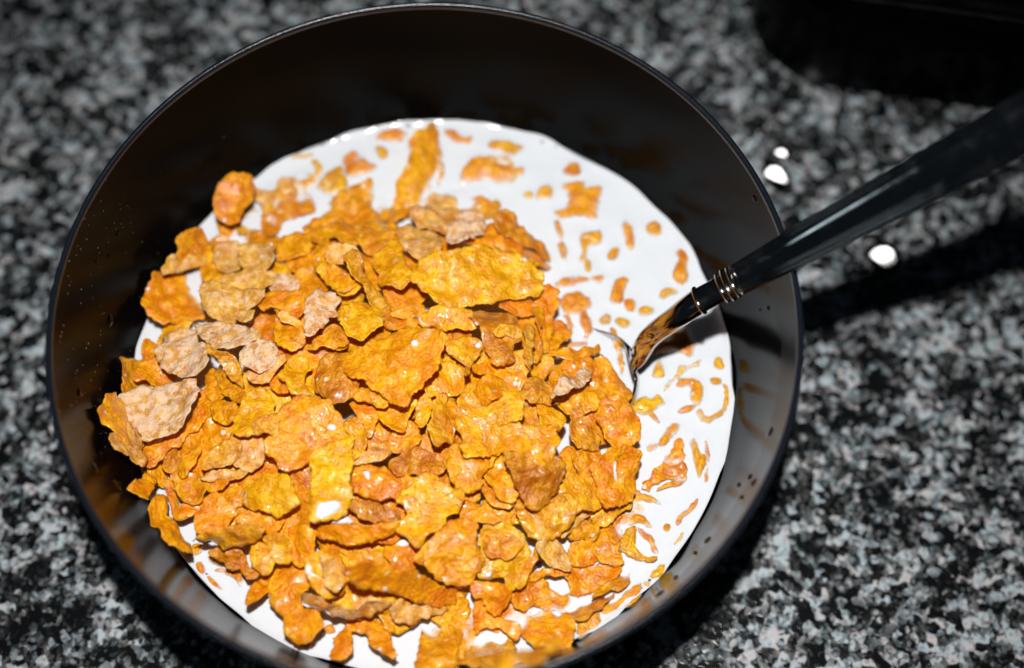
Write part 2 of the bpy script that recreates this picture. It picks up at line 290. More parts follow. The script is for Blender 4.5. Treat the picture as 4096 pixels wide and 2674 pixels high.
FLAKES = """
A|o|2|c-2|rounded orange flake upright like a tongue with pale rim at the upper left wall|850,800 853,690 890,610 930,560 1030,535 1100,560 1135,640 1110,720 1060,790 1020,870 960,905 880,880
A|o|1||small orange flake at the foot of the upright tongue flake|870,920 900,880 980,890 1020,920 980,985 920,1000
A|o|1||glossy deep orange flake with white glints beyond the tongue flake|1180,870 1230,800 1330,760 1400,705 1500,690 1590,710 1580,760 1540,820 1440,845 1350,870 1300,960 1220,965
A|t|1||tan crumpled flake at the milk edge right of the tongue flake|1140,660 1190,650 1280,650 1300,590 1360,575 1400,630 1420,690 1330,730 1220,760 1150,730
A|a|1||long amber leaf running from the milk to the foot of the tall yellow shard|1630,830 1650,760 1740,720 1800,670 1900,620 1970,590 1980,720 1900,800 1800,860 1700,890
A|a|1||narrow amber bit left of the tan flakes near the upper left milk|800,1070 830,1020 900,1000 925,1050 860,1095
A|t|2||tan orange upright flake below the upper left milk gap|845,1140 920,1080 1000,1070 1030,1150 1010,1240 940,1275 870,1230
A|t|2||pale tan flake right of the upright tan flake under the upper milk gap|1040,1100 1120,1060 1240,1070 1280,1130 1250,1210 1150,1250 1060,1210
A|a|1||blurred orange flake with a white milk pocket on its left|1290,1100 1320,1020 1420,980 1540,980 1570,1050 1500,1120 1400,1150 1310,1160
A|t|1||tan flake with curled top edge bridging the milk at the far left wall|465,1230 500,1165 560,1130 640,1130 700,1150 740,1135 770,1170 730,1215 650,1235 560,1265 480,1270
A|y|1||bright orange wedge right of the left wall milk pocket|745,1270 750,1150 830,1120 860,1230 900,1300 880,1370 790,1370
A|t|2||wide pale tan flake in the blurred upper left of the heap|900,1340 950,1270 1100,1250 1250,1260 1290,1330 1220,1395 1080,1405 950,1405
A|p|2||soft pale tan flake beside the hollow amber flake|1240,1310 1330,1285 1430,1310 1440,1390 1390,1450 1310,1440 1260,1390
A|a|3||hollow amber flake under the tan overhanging lip|1570,1130 1600,1060 1680,1030 1690,1180 1750,1240 1850,1270 1870,1320 1830,1370 1760,1390 1690,1370 1620,1290 1575,1210
A|t|4|e25@0|grey tan lip overhanging the hollow amber flake|1665,1160 1680,1090 1780,1055 1870,1085 1895,1150 1870,1200 1790,1205 1710,1185
A|a|2||orange amber flake behind the tan lip with round glints|1560,1015 1640,930 1780,890 1880,930 1960,900 2000,960 1900,1055 1820,1045 1700,1010 1640,1045
A|a|2||amber shoulder flake at the back of the heap left of the pinkish flake|1900,960 2000,880 2130,890 2200,960 2165,1040 2060,1100 1960,1080 1900,1030
A|y|3||yellow scrap under the right end of the tan lip|1740,1375 1800,1300 1880,1290 1900,1360 1850,1405 1780,1415
A|a|1||dim orange flake filling the gap below the deep orange flake|1100,990 1150,955 1200,950 1220,1000 1300,1010 1290,1070 1180,1060 1120,1050
A|a|1||amber flake edge below the blurred leaf at the top of the heap|1500,950 1560,880 1650,870 1740,890 1700,960 1640,1000 1540,1010
C|o|1|c2|rounded orange flake against the black bowl wall at left|330,-40 318,40 370,110 430,165 520,180 620,170 720,165 780,110 780,20 740,-40 690,-85 660,-150 560,-178 450,-170 370,-130
C|t|3||large tan flake with ragged lower edge right of the left wall orange flake|755,40 740,-60 820,-110 950,-90 1080,-60 1180,-65 1190,-20 1140,40 1060,90 1000,130 960,160 880,140 830,120
C|o|2||glowing orange flake between the large tan flake and the grey curled flake|1180,0 1240,-50 1400,-60 1500,-40 1490,60 1440,135 1360,95 1280,65 1200,80
C|t|3||small tan chip tucked under the large tan flake|1000,140 1020,100 1080,78 1125,92 1105,145 1050,165
C|a|2||amber flake with straight left side below the glowing orange flake|1275,30 1310,60 1360,150 1440,190 1500,240 1490,300 1440,330 1370,345 1310,310 1290,230 1280,130
C|t|3|e35@60|thin tan curl left of the grey frosted flake|1320,100 1370,92 1430,135 1490,185 1505,232 1450,205 1390,172 1340,150
C|p|4|e30@75|grey frosted flake folded on end, the palest near the middle|1510,150 1505,60 1525,-20 1600,-60 1700,-45 1758,10 1722,60 1710,110 1662,130 1640,180 1612,220 1560,245 1515,240
C|a|3||jagged amber flake below the grey frosted flake|1420,282 1480,312 1530,330 1590,290 1640,240 1700,210 1780,220 1805,300 1795,345 1700,350 1600,352 1560,368 1510,340
C|o|1||orange flake lying in milk beside the left pale pair|250,560 300,480 380,440 430,430 450,480 510,520 540,580 500,612 420,640 340,600 270,602
C|o|1||tiny orange scrap at the left milk edge above the orange flake|315,322 360,310 415,340 400,380 370,440 322,440
C|y|1||thin yellow sliver in the left milk pocket|425,310 440,268 465,240 458,292 437,332
C|p|3|c2|round pale sugar-dusted flake leaning on the left milk pocket|545,290 600,240 680,225 715,260 725,320 780,350 805,420 790,470 785,520 730,550 660,565 580,550 510,520 465,480 445,430 480,370 530,330
C|p|3||pinkish pale flake lying flat above the pale round one|705,195 760,170 850,155 930,150 1000,170 1080,200 1140,225 1155,260 1120,290 1050,320 980,340 900,345 830,330 770,300 730,250
C|p|3|c-1|pale puckered flake right of the yellow edge-on flake|1050,350 1120,310 1200,300 1270,330 1290,400 1280,450 1240,480 1170,520 1100,500 1050,470 1025,430
C|t|2||light tan flake showing under the pale puckered flake|1220,390 1330,395 1340,470 1290,515 1250,580 1150,602 1100,560 1110,500 1180,470
C|v|4|e55@50|yellow green flake standing on edge between pale flakes|800,340 860,370 930,400 1000,440 1030,520 1045,580 1030,630 980,590 930,530 870,450 820,400
C|a|2||amber flake below the standing yellow green flake|850,520 900,495 960,560 1030,640 1045,700 1000,732 930,702 880,640 850,580
C|a|1||long amber flake slanting under the round pale flake|780,560 830,520 860,600 900,680 870,735 800,722 765,650
C|o|2||large orange flake under the lowest pale flake|720,690 780,700 805,780 790,860 730,930 650,980 600,1050 500,1100 420,1190 380,1212 300,1180 300,1100 350,1030 450,1005 540,955 620,915 680,830
C|t|2||tan flake tip poking furthest left over the bowl wall|95,1000 130,950 205,905 250,930 310,1000 345,1030 310,1070 295,1120 325,1180 300,1205 240,1165 180,1125 130,1090 100,1045
C|p|4|c1.5|lowest and largest pale flake at left, scalloped edge|165,790 190,730 250,690 330,650 430,640 560,610 650,585 700,620 720,680 700,730 680,790 650,860 600,930 530,960 450,1000 380,1020 310,1005 270,950 230,900 190,860
C|a|2||amber flake right of the large orange flake under glassy glaze|815,790 870,740 940,755 990,770 985,860 930,902 870,882 830,860
C|y|3||sparkling yellow flake with a cluster of white glints|1070,720 1140,680 1220,690 1270,760 1270,830 1290,860 1285,960 1230,985 1190,960 1120,990 1010,985 985,920 1010,830
C|v|4|e20@20|olive triangular flap on the sparkling yellow flake|1180,860 1240,840 1292,828 1287,995 1215,968 1150,980 1125,900
C|y|3||yellow jagged flake above the sparkling yellow flake|1310,570 1350,520 1380,460 1450,420 1520,440 1540,500 1505,545 1495,600 1532,700 1480,690 1400,660 1360,610
C|a|2||small amber ledge flake left of the yellow jagged flake|1250,560 1310,560 1370,620 1370,660 1300,668 1255,620
C|b|3|c-2|round brown amber flake left of the biggest golden flake|1570,570 1590,480 1650,420 1740,400 1810,440 1860,520 1882,600 1850,690 1790,720 1720,730 1640,690 1580,640
C|v|3||olive yellow flake with pinkish lower edge below the sparkling flake|765,1230 770,1180 810,1120 860,1070 940,1030 1010,1000 1015,1055 1042,1080 1020,1130 970,1180 880,1218 800,1237
C|t|2||tan amber flake right of the pinkish edged olive flake|1040,1030 1090,995 1150,1000 1198,1050 1192,1150 1160,1212 1080,1252 1020,1222 980,1190 1020,1130
C|y|2||thin yellow strand hanging beside a brown strand at left|600,1205 650,1130 705,1085 702,1170 660,1232 612,1285 580,1272
C|b|1||brown strand flake under the large orange flake|470,1190 500,1120 560,1108 590,1180 580,1270 520,1265 480,1240
C|a|3||large amber flake with milk-glazed face above the yellow tongue|1210,1040 1260,980 1300,930 1300,850 1350,780 1440,700 1540,715 1640,740 1720,800 1770,880 1790,960 1840,980 1845,1030 1760,1042 1690,1065 1640,1105 1560,1155 1500,1192 1400,1240 1330,1220 1270,1160 1210,1110
C|y|4|e15@100|long yellow tongue with a white milk puddle at its tip|1560,1130 1640,1070 1740,1040 1840,1000 1836,1100 1842,1220 1830,1330 1842,1420 1812,1510 1783,1570 1700,1602 1600,1617 1540,1605 1530,1550 1550,1440 1550,1300 1545,1200
C|t|2||pale yellow crumbly ledge above the lower left orange flakes|735,1300 800,1262 900,1250 1000,1245 1068,1260 1035,1290 960,1312 880,1300 800,1322
C|a|2||amber flake with a pale worn patch below the crumbly ledge|770,1340 830,1308 900,1305 932,1340 890,1385 820,1402 780,1380
C|a|1||amber flake tip at the lower left milk edge, pointing at the wall|235,1345 300,1318 340,1260 400,1250 415,1310 380,1380 352,1452 300,1430 260,1380
C|o|1||thin orange strip lying in the lower left milk channel|475,1290 520,1330 552,1400 572,1470 562,1540 520,1500 490,1420 470,1350
C|a|1||orange flake between the milk channel and the worn amber flake|560,1290 640,1270 740,1320 770,1400 720,1470 640,1480 580,1420
D|a|2||amber flake band behind the middle ridge, left half|500,100 560,60 650,40 720,60 715,110 640,130 560,130
D|b|1||dark reddish flake deep in the gap above the middle ridge|410,100 470,80 520,140 510,200 440,190
D|a|3||wide amber ridge flake above the bright yellow flake|700,150 760,70 850,50 950,60 1050,80 1072,140 1097,190 1060,222 960,205 880,222 800,190 720,185
D|y|3||round golden flake at the left of the middle ridge|122,150 140,80 190,45 260,30 360,50 412,110 400,190 330,240 260,272 190,265 150,230
D|o|1||bright orange flake glimpsed below the middle ridge|520,190 560,130 640,140 700,200 640,240 560,220
D|a|2||orange flake under the left point of the biggest golden flake|0,250 60,200 130,220 165,300 140,360 60,360 0,330
D|y|2||bright yellow crumpled flake right of the biggest golden flake|895,370 930,310 1000,280 1080,270 1120,300 1180,370 1202,440 1140,472 1090,490 1020,482 970,430 920,410
D|v|4|e50@115|small olive curl standing on the bright yellow crumpled flake|1010,545 1040,470 1070,412 1108,388 1092,452 1052,512 1026,562
D|b|4|c-2|dark amber flake with a torn folded lip at the right of the ridge|1065,110 1120,65 1230,60 1330,100 1390,140 1420,210 1432,270 1382,295 1370,340 1392,390 1335,427 1260,410 1200,360 1160,290 1140,210
D|v|5|e30@20|olive torn lip folded over the dark amber flake|1240,240 1300,190 1400,200 1432,270 1390,292 1335,260 1280,272
D|y|2||yellow flake hanging below the right end of the biggest golden flake|800,500 840,420 900,420 960,480 1010,560 1005,640 970,690 890,702 860,712 810,690 760,702 730,640 760,570
D|a|5|c-1.5|biggest golden amber flake in the middle of the heap, wedge shaped|110,390 180,350 290,330 330,280 440,270 540,220 640,205 760,215 860,240 860,320 832,400 810,500 760,560 700,640 620,690 590,757 540,757 460,720 400,670 330,640 290,580 230,570 160,520 130,460
D|o|2||amber flake crowned by the glassy blister right of centre|1090,510 1180,450 1260,430 1320,400 1400,395 1470,430 1482,520 1455,570 1462,630 1420,692 1330,692 1240,570 1180,560 1110,545
D|a|2|e55@95|thin yellow flake on edge, right of the dark amber flake|1530,60 1590,80 1600,150 1580,250 1605,350 1565,445 1545,400 1560,250 1535,150
D|v|3|e55@80|ragged olive flake on edge, left of the thin yellow one|1460,210 1520,190 1545,260 1515,350 1530,450 1500,482 1470,400 1475,300
D|o|1||orange flake behind the two edge-on flakes|1590,90 1640,80 1672,160 1662,260 1622,360 1600,300
D|o|1||orange leaf floating between the heap and the spoon heel|1640,382 1700,355 1800,360 1900,358 1990,335 2005,368 1930,412 1820,442 1720,422
D|o|0||thin orange sliver just above the floating leaf|1700,335 1800,315 1895,320 1895,345 1780,350
D|o|1||orange flake below the pale curled flake near the spoon|1640,590 1700,480 1800,430 1900,420 1960,470 1900,560 1800,650 1700,680
D|o|1||broad orange flake touching the spoon heel|1900,600 1960,470 2010,430 2080,500 2130,560 2200,620 2232,700 2180,742 2060,742 1950,760
D|a|2||golden flake below the pale curled flake|1710,740 1760,690 1850,660 1930,640 2010,680 2040,750 1960,800 1860,820 1760,800
D|p|4|e40@155|small whitish curled flake nearest the spoon|1690,650 1740,570 1830,540 1890,490 1940,450 1957,500 1932,570 1880,612 1800,642 1750,660
D|o|3||golden orange round flake at the right edge of the heap below the spoon|2000,800 2060,720 2150,720 2240,790 2292,860 2302,950 2272,1030 2180,1067 2110,1062 2050,990 2015,900
D|b|3||dark ruffled amber flake right of the glassy blister|1470,610 1530,570 1620,600 1690,690 1702,740 1650,762 1560,740 1500,730 1460,680
D|b|1||brown hollow between the ruffled flake and the olive yellow flake|1450,760 1520,745 1590,800 1600,880 1540,920 1470,870
D|y|3||olive yellow flake hugging the brown hollow|1570,745 1650,780 1720,830 1752,880 1720,942 1650,970 1595,930 1565,850
D|b|3|e30@60|brown folded flake right of the olive yellow flake, tent shaped|1790,860 1820,780 1870,800 1900,870 1950,930 1992,1010 1992,1070 1930,1092 1850,1082 1800,1030 1790,950
D|y|3||broad golden flake under the glassy blister, centre right|985,790 1000,700 1040,630 1090,640 1120,740 1200,752 1300,690 1400,700 1442,760 1432,880 1350,902 1250,922 1190,970 1202,1090 1190,1122 1080,1147 1030,1152 1010,1080 1000,1000 965,930
D|o|4|c-3|glassy orange blister flake with round glints|1095,650 1160,570 1240,553 1300,590 1317,650 1280,702 1200,747 1120,742 1090,700
D|a|4||light amber flake with pointed lower corner below the broad golden flake|1180,970 1260,910 1400,890 1480,930 1560,940 1680,920 1702,1000 1692,1090 1650,1150 1600,1217 1560,1222 1500,1172 1440,1122 1350,1100 1270,1132 1200,1120
D|y|2||bright yellow oval flake left of the upright olive roll|665,830 700,740 750,708 782,780 762,870 710,917 672,890
D|v|3|e45@85|upright olive amber roll in the middle of the heap|770,930 790,800 820,718 880,720 902,800 930,900 942,1020 872,1042 850,1062 790,1030
D|a|2|e40@95|thin amber flake on edge just right of the olive roll|880,722 952,738 965,850 955,960 940,1000 915,900
D|a|3||small amber ledge below the biggest golden flake|195,690 260,655 340,670 420,710 452,760 430,792 370,780 340,752 260,742 210,722
D|o|1||deep orange flake under the small amber ledge|200,770 260,742 350,760 402,820 370,890 330,980 290,920 240,850
D|y|2||yellow flake with ragged right edge below the biggest golden flake|405,830 490,770 580,735 662,765 642,820 602,870 572,962 480,952 420,892
D|y|2||yellow orange upright flake right of the milk-glazed flake|140,930 200,878 260,900 295,1000 285,1100 220,1152 188,1140 200,1020
D|o|1||orange flake beside a small milk glimpse in the centre|500,980 600,905 662,930 692,1010 662,1062 560,1102 490,1090
D|t|2|e35@0|tan gold ledge with milk on it left of the centre|190,1190 260,1150 350,1082 450,1080 462,1130 420,1162 300,1192 200,1207
D|b|2||wide brown orange flake arching over the lower centre|480,1220 540,1150 620,1100 720,1098 830,1140 872,1220 832,1262 720,1262 620,1282 520,1272
D|o|2||orange flake with darker stain below the tan gold ledge|210,1250 300,1220 450,1240 600,1290 702,1340 692,1402 600,1442 520,1462 400,1462 280,1430 210,1402
D|a|3||upright dark amber flake below the broad golden flake|900,1180 930,1090 990,1040 1020,1150 1130,1152 1232,1140 1232,1200 1160,1262 1152,1330 1110,1382 1000,1392 960,1350 920,1270
D|a|2||amber flake left of the dark triangular flake|1180,1300 1240,1210 1300,1140 1335,1200 1402,1330 1412,1400 1390,1462 1300,1472 1240,1390
D|a|1||small amber flake behind the dark triangular flake at right|1700,1200 1760,1090 1832,1100 1822,1180 1835,1270 1760,1282
D|a|2||amber flake under the brown tent shaped flake|1810,1150 1880,1100 1990,1090 1995,1180 1962,1272 1890,1282 1840,1222
D|y|3||golden flake left of the milk-veined right flake|1690,1430 1730,1350 1800,1280 1900,1280 1982,1330 2012,1400 2022,1500 1930,1542 1800,1542 1700,1522
D|o|4||large orange flake with white milk veins at the right edge|1960,1180 2030,1130 2100,1088 2200,1080 2280,1120 2292,1200 2280,1300 2282,1380 2240,1452 2150,1502 2060,1522 2020,1490 2000,1382 1960,1280
D|b|5|e15@20c-1.5|dark triangular flake with pale frosted edges, pointing down|1315,1130 1380,1110 1470,1150 1560,1215 1610,1210 1680,1150 1742,1170 1757,1250 1732,1320 1702,1400 1652,1472 1592,1517 1530,1522 1480,1482 1430,1402 1390,1330 1350,1222
F|o|2||orange glittering flake bordering the lower left milk channel|540,490 540,400 600,300 680,250 750,290 822,370 802,420 770,470 700,512 600,522
F|y|3||yellow squarish flake in the lower left of the heap|890,290 900,200 960,160 1010,120 1100,100 1200,90 1242,160 1282,270 1262,340 1170,402 1090,390 1000,362 900,330
F|o|1||orange flake strewn with white glints below the squarish yellow flake|870,440 940,390 1040,380 1110,410 1182,430 1172,500 1100,527 1000,517 900,482
F|v|4|e50@5|olive tan leaf lying across the lower left milk|515,620 560,570 650,520 760,490 880,480 1010,488 1032,540 980,592 880,622 760,637 640,622 560,607
F|a|2|e20@60|amber flake leaning on the bowl wall at lower left|188,350 215,290 270,280 312,330 322,390 362,440 422,530 462,600 477,680 440,682 370,652 320,622 290,580 250,510 210,430
F|o|1||orange flake at the end of the milk channel|358,380 430,320 520,298 562,320 532,380 470,422 400,432
F|y|0||little orange scrap under the leaning wall flake|490,682 530,640 577,645 562,690 500,707
F|b|1||brown amber flake under the olive tan leaf|640,680 720,640 820,628 872,670 882,760 840,802 780,792 730,740 660,712
F|y|0||bright yellow scrap left of the brown amber flake|648,712 700,708 742,760 722,787 660,752
F|b|1||narrow amber flake dipping into milk right of the brown amber one|890,690 930,760 960,800 1002,830 972,872 920,872 890,820 878,760
F|a|2||amber flake above the narrow dipping flake|950,670 1020,620 1082,660 1112,760 1082,832 1020,822 965,760
F|y|2||smooth yellow flake below the olive tan leaf tip|1060,580 1130,540 1210,560 1252,630 1242,742 1170,747 1110,702 1080,640
F|o|2||tall orange flake left of the long olive fold|1225,520 1290,450 1380,480 1432,540 1422,640 1382,722 1310,772 1250,722 1230,622
F|a|4|e50@0c-2|long amber fold with dark underside below the yellow tongue|1440,545 1480,480 1560,460 1700,460 1800,480 1900,470 2000,458 2052,480 2002,542 1900,582 1780,602 1650,602 1540,587 1470,577
F|b|3||amber brown flake above the long amber fold|1700,300 1800,298 1900,310 1990,350 2062,400 2042,452 1960,442 1880,447 1810,432 1750,382
F|y|3||orange yellow flake with pale flap at lower left|1370,740 1450,680 1530,690 1602,760 1642,860 1642,960 1590,1002 1500,1012 1440,962 1385,880
F|t|4||pale flap on the orange yellow lower left flake|1480,740 1540,720 1605,765 1640,860 1635,930 1590,970 1530,930 1500,830
F|o|2||long golden orange flake reaching down to the bottom milk|1080,940 1090,860 1150,790 1250,768 1340,800 1392,880 1382,960 1335,1000 1352,1080 1442,1130 1482,1230 1402,1330 1310,1342 1220,1292 1200,1190 1150,1110 1090,1042
F|a|1|e40@130|amber leaf jutting into the bottom left milk|922,1062 928,1000 970,930 1050,880 1102,890 1092,960 1050,1002 980,1042
F|o|0||thin bent orange rim of a sunken flake, bottom left milk|690,830 760,820 840,835 882,870 882,960 860,997 850,930 820,880 760,850
F|o|0||tiny orange crumb beside the bubble, bottom left milk|545,790 575,770 597,800 602,840 570,857
F|o|0||thin orange sliver along the bottom left milk edge|620,882 650,870 700,920 752,965 735,972 680,937
F|o|0||crumb just below the long golden orange flake|1330,1370 1370,1350 1422,1390 1380,1402
F|o|0||crumb between the long golden and arched flakes|1475,1287 1520,1250 1555,1240 1577,1280 1530,1292
F|o|1||arched orange flake with two legs in the bottom milk|1570,1480 1580,1390 1620,1290 1680,1230 1700,1205 1800,1190 1900,1200 1970,1240 1992,1300 2002,1380 2052,1480 2020,1492 1950,1472 1900,1422 1850,1382 1840,1330 1780,1290 1710,1300 1732,1400 1690,1462 1620,1492
F|t|3|e50@20|pinkish tan flake on edge above the arched flake|1335,1000 1390,990 1460,1020 1560,1070 1680,1090 1800,1060 1900,1040 1987,1060 1962,1110 1880,1152 1780,1182 1660,1192 1560,1152 1450,1122 1370,1072
G|o|2||orange flake left of the large golden flake, lower centre|-20,480 40,400 120,420 175,470 170,540 100,590 20,570
G|a|1||orange flake with a milk drop, left of the long folded flake|85,640 150,565 240,580 322,620 332,680 282,772 200,762 110,722
G|y|3||large golden flake in the lower centre of the heap|170,280 250,200 330,110 420,90 520,180 640,210 632,300 602,372 520,402 480,472 400,522 330,592 250,562 170,522 180,430 240,360
G|a|3||wide amber flake below the large golden flake|310,720 340,650 420,560 500,490 600,430 700,428 742,480 732,560 762,640 790,720 762,800 700,872 620,902 540,882 440,822 380,772
G|o|4|e45@12c-2|long thick folded orange flake near the bottom of the heap|-200,790 -100,742 0,730 100,740 250,770 350,830 440,880 520,920 640,920 692,950 682,1010 622,1037 500,1047 380,1042 250,1012 100,972 0,952 -100,932 -180,862
G|t|2||blurred tan fold under the long folded orange flake|135,1100 150,1020 200,1000 230,1050 330,1050 430,1060 532,1080 490,1112 380,1132 290,1172 200,1182 150,1152
G|a|2||amber flake at the bottom centre cut by the frame|340,1160 420,1130 540,1108 642,1140 632,1250 622,1350 602,1450 602,1530 400,1562 290,1532 310,1430 330,1310 355,1240
G|v|2||dull olive amber flake at the bottom right of centre|665,1440 700,1350 740,1270 800,1230 900,1208 980,1240 1012,1310 1002,1380 960,1442 850,1492 760,1502 680,1492
G|o|1||orange flake behind the dull olive amber flake|735,1130 745,1020 800,1000 850,1100 900,1130 1000,1160 1052,1220 1012,1292 900,1212 800,1232 745,1252
G|o|1||orange sparkling flake left of the lower right milk channel|1000,1000 1060,940 1130,880 1230,868 1330,950 1440,958 1542,1000 1492,1082 1440,1112 1300,1102 1180,1072 1080,1082
G|o|3||light orange flake with a pointed tip at lower right of centre|720,900 760,878 850,890 970,900 1002,950 962,1042 900,1122 840,1082 790,992 740,1012
G|o|2||round orange flake with sparkles at the lower right|1040,1190 1060,1130 1130,1075 1220,1068 1300,1100 1400,1110 1442,1170 1442,1250 1402,1332 1290,1337 1180,1332 1090,1272
G|a|0||orange leaf floating close to the lower right wall|1480,1272 1500,1180 1560,1070 1600,1033 1642,1090 1642,1190 1622,1262 1540,1292
G|y|1||yellow strip at the very bottom of the milk, left one|900,1490 960,1440 1050,1400 1140,1368 1132,1412 1050,1452 980,1502
G|y|1||yellow strip at the very bottom of the milk, right one|1090,1462 1200,1420 1260,1350 1330,1318 1342,1350 1290,1402 1220,1462 1110,1482
G|a|0||curled amber fragment nearest the lower right wall|1650,1090 1700,1050 1790,1000 1850,950 1890,910 1945,903 1932,960 1870,1002 1810,1042 1790,1090 1730,1112
G|y|0||yellow crescent hooked on the curled amber fragment|1810,1062 1850,1020 1930,983 1952,1000 1932,1040 1850,1072
G|a|1|e35@130|brown yellow flake slanting by the lower right milk channel|1612,1000 1640,940 1720,870 1770,800 1850,770 1932,728 1922,762 1870,802 1860,862 1800,912 1730,942 1660,992
G|y|0||yellow wedge fragment against the right milk edge|2022,832 2060,780 2130,700 2180,600 2240,538 2232,580 2182,662 2162,732 2120,812 2060,852
G|t|0||tiny tan crumb near the yellow wedge fragment|1978,892 2012,878 2007,912
G|o|0||orange strip slanting in clear milk at right|2215,442 2230,390 2290,340 2340,285 2362,290 2322,362 2260,412 2232,452
G|o|0||single orange dot below the slanting strip at right|2122,490 2128,476 2144,476 2148,490 2136,500
G|a|0||amber cap of the milk-filled ring at right|1845,432 1890,393 1950,398 2010,460 1995,480 1930,450 1870,462
G|o|0||right side of the milk-filled ring|1928,510 1960,498 2022,550 2062,620 2057,662 2030,652 2000,592 1950,552
G|y|1||yellow curl on the left of the milk-filled ring|1808,600 1840,510 1900,478 1917,520 1902,600 1932,650 1980,680 2042,690 2032,717 1960,712 1880,692 1820,652
G|o|2||upright orange flake left of the milk-filled ring|1640,540 1700,430 1760,398 1842,410 1842,470 1812,522 1792,590 1802,680 1822,722 1780,752 1720,722 1650,692 1615,620
G|o|1||orange flake below a small milk gap at lower right|1425,650 1460,590 1540,588 1612,620 1642,680 1602,742 1530,762 1450,752 1415,710
G|o|1||wide orange flake between lower right milk channels|1405,840 1440,770 1530,758 1640,740 1740,770 1782,800 1720,872 1640,932 1560,962 1450,972 1430,902
G|t|2||light amber square flake with a bubble at its left|1175,620 1230,575 1320,568 1382,640 1412,730 1392,782 1300,762 1250,742 1220,682
G|o|1||orange strip below the light amber square flake|1118,862 1180,800 1280,783 1390,800 1402,830 1320,832 1230,847 1150,867
G|y|2||round golden flake with glints, lower centre right|850,450 960,468 1060,520 1120,600 1142,680 1122,770 1100,850 1030,902 990,962 950,880 930,832 870,862 780,852 740,802 730,730 780,650 760,580 800,500
G|a|3||small amber plate lying on the round golden flake|800,600 850,530 960,520 1070,590 1062,620 1020,690 940,700 850,690
G|y|3||golden flake below the dark triangular flake|1040,330 1050,262 1120,330 1200,340 1280,290 1350,240 1432,250 1462,330 1442,422 1370,502 1280,562 1200,562 1120,512 1060,422
G|t|2||tan golden flake right of the dark triangular flake|1440,230 1520,200 1590,260 1592,360 1532,412 1480,462 1402,532 1370,542 1390,480 1460,412 1465,320
G|y|2||yellow flake under the milk-veined flake|1595,330 1680,350 1780,330 1870,298 1867,342 1790,382 1700,452 1620,452 1590,402
G|a|1||amber flake between the golden flake and upright orange flake|1440,470 1520,430 1590,440 1630,480 1600,560 1520,560 1450,550
G|y|0||short yellow strip in milk right of the veined flake|1878,270 1940,238 2020,250 2072,290 2072,312 1980,297 1890,292
G|o|1||flag shaped orange flake in the milk at right|1975,172 2000,120 2050,60 2100,0 2150,-60 2200,-140 2250,-135 2262,0 2262,80 2200,102 2130,112 2060,152 2020,192
G|v|1||olive yellow lower edge of the flag shaped flake|2078,192 2130,150 2200,130 2260,78 2267,132 2230,167 2160,182 2090,207
G|a|2||amber flake left of the light amber square flake|1040,880 1110,740 1170,640 1180,700 1140,790 1090,900
G|a|2||amber patch above the round golden flake|620,330 700,300 800,340 900,400 910,440 820,450 740,440 650,430
G|o|1||orange flake under the large golden flake, right side|640,330 680,280 760,320 840,370 780,430 690,420
G|a|1||amber flake deep below the dark triangular flake|800,160 860,150 940,220 1000,300 960,340 870,320 810,250
B|y|3||bright yellow flake left of the big golden blistered flake|-10,1060 60,990 140,960 182,1020 200,1110 250,1190 210,1252 130,1262 30,1232
B|v|4|e35@60|olive flake with whitish crust left of the bright yellow flake|-200,1080 -150,1045 -90,1060 -70,1150 -30,1250 60,1350 110,1420 70,1455 -10,1400 -70,1330 -110,1220 -160,1170
B|t|3||brownish tan flake at the back of the heap|150,890 200,870 300,868 400,890 442,960 430,1012 340,1052 240,1032 190,970
B|t|2||grey tan flake at the very back of the heap|260,780 340,735 480,738 602,770 592,850 480,902 420,892 350,872 290,850
B|t|1||tan flake half sunk behind the heap|320,690 370,650 460,638 560,670 622,710 612,762 500,747 350,737
B|p|4|c-2|pinkish frosted knobbly flake at the top of the heap|500,900 560,800 620,763 690,770 742,820 742,882 660,922 560,962 510,962
B|o|2||orange flake right of the pinkish knobbly flake|620,960 700,890 830,848 870,920 960,960 1002,1000 992,1052 900,1032 760,992 650,992
B|b|3|e35@45|amber strap curling over the milk at the back right of the heap|832,820 850,760 910,748 952,790 992,860 1060,910 1120,960 1162,1010 1197,1082 1150,1072 1080,1012 980,962 890,922 840,882
B|y|4|c-1|big golden flake with a raised blister, back of the heap|310,1110 340,1060 430,1040 560,1010 650,988 760,990 900,1020 1000,1060 1090,1120 1137,1200 1127,1270 1080,1342 1040,1332 960,1342 880,1352 790,1387 690,1372 600,1402 520,1407 450,1392 380,1332 310,1252 260,1190
B|o|1||orange flake in shade under the big golden blistered flake|850,1400 920,1360 1020,1340 1080,1350 1150,1280 1220,1330 1222,1430 1150,1480 1000,1470 900,1450
B|y|2|e30@70|tall yellow shard standing in the milk at the top|255,260 300,220 390,168 430,200 440,300 470,480 460,550 430,580 380,640 330,700 270,762 200,792 150,740 150,640 170,520 230,380
B|o|0||orange flake at the top milk edge left of the tall shard|5,270 60,220 150,213 202,240 170,290 80,287
B|o|0||orange fragment at the top milk edge right of the tall shard|480,225 540,218 590,255 652,265 632,302 560,297 510,262
B|y|0||yellow fragment in the upper milk behind the orange flake|770,330 800,290 880,288 992,330 962,362 930,392 860,352
B|o|0||broad orange flake afloat in the upper milk|585,570 600,500 650,430 720,393 800,400 850,450 990,480 982,522 910,542 890,577 820,572 780,552 700,557 620,572
B|t|1||tan flap on the broad orange flake in the upper milk|790,420 800,378 900,400 942,450 940,520 890,545 800,550
B|o|0||orange brown star shaped flake alone in the right upper milk|1233,760 1290,740 1320,690 1288,600 1340,573 1400,580 1440,610 1537,605 1512,680 1502,780 1480,807 1380,792 1290,812 1250,790
B|y|0||small orange fragment left of the star shaped flake|1108,670 1130,610 1180,598 1202,640 1180,672
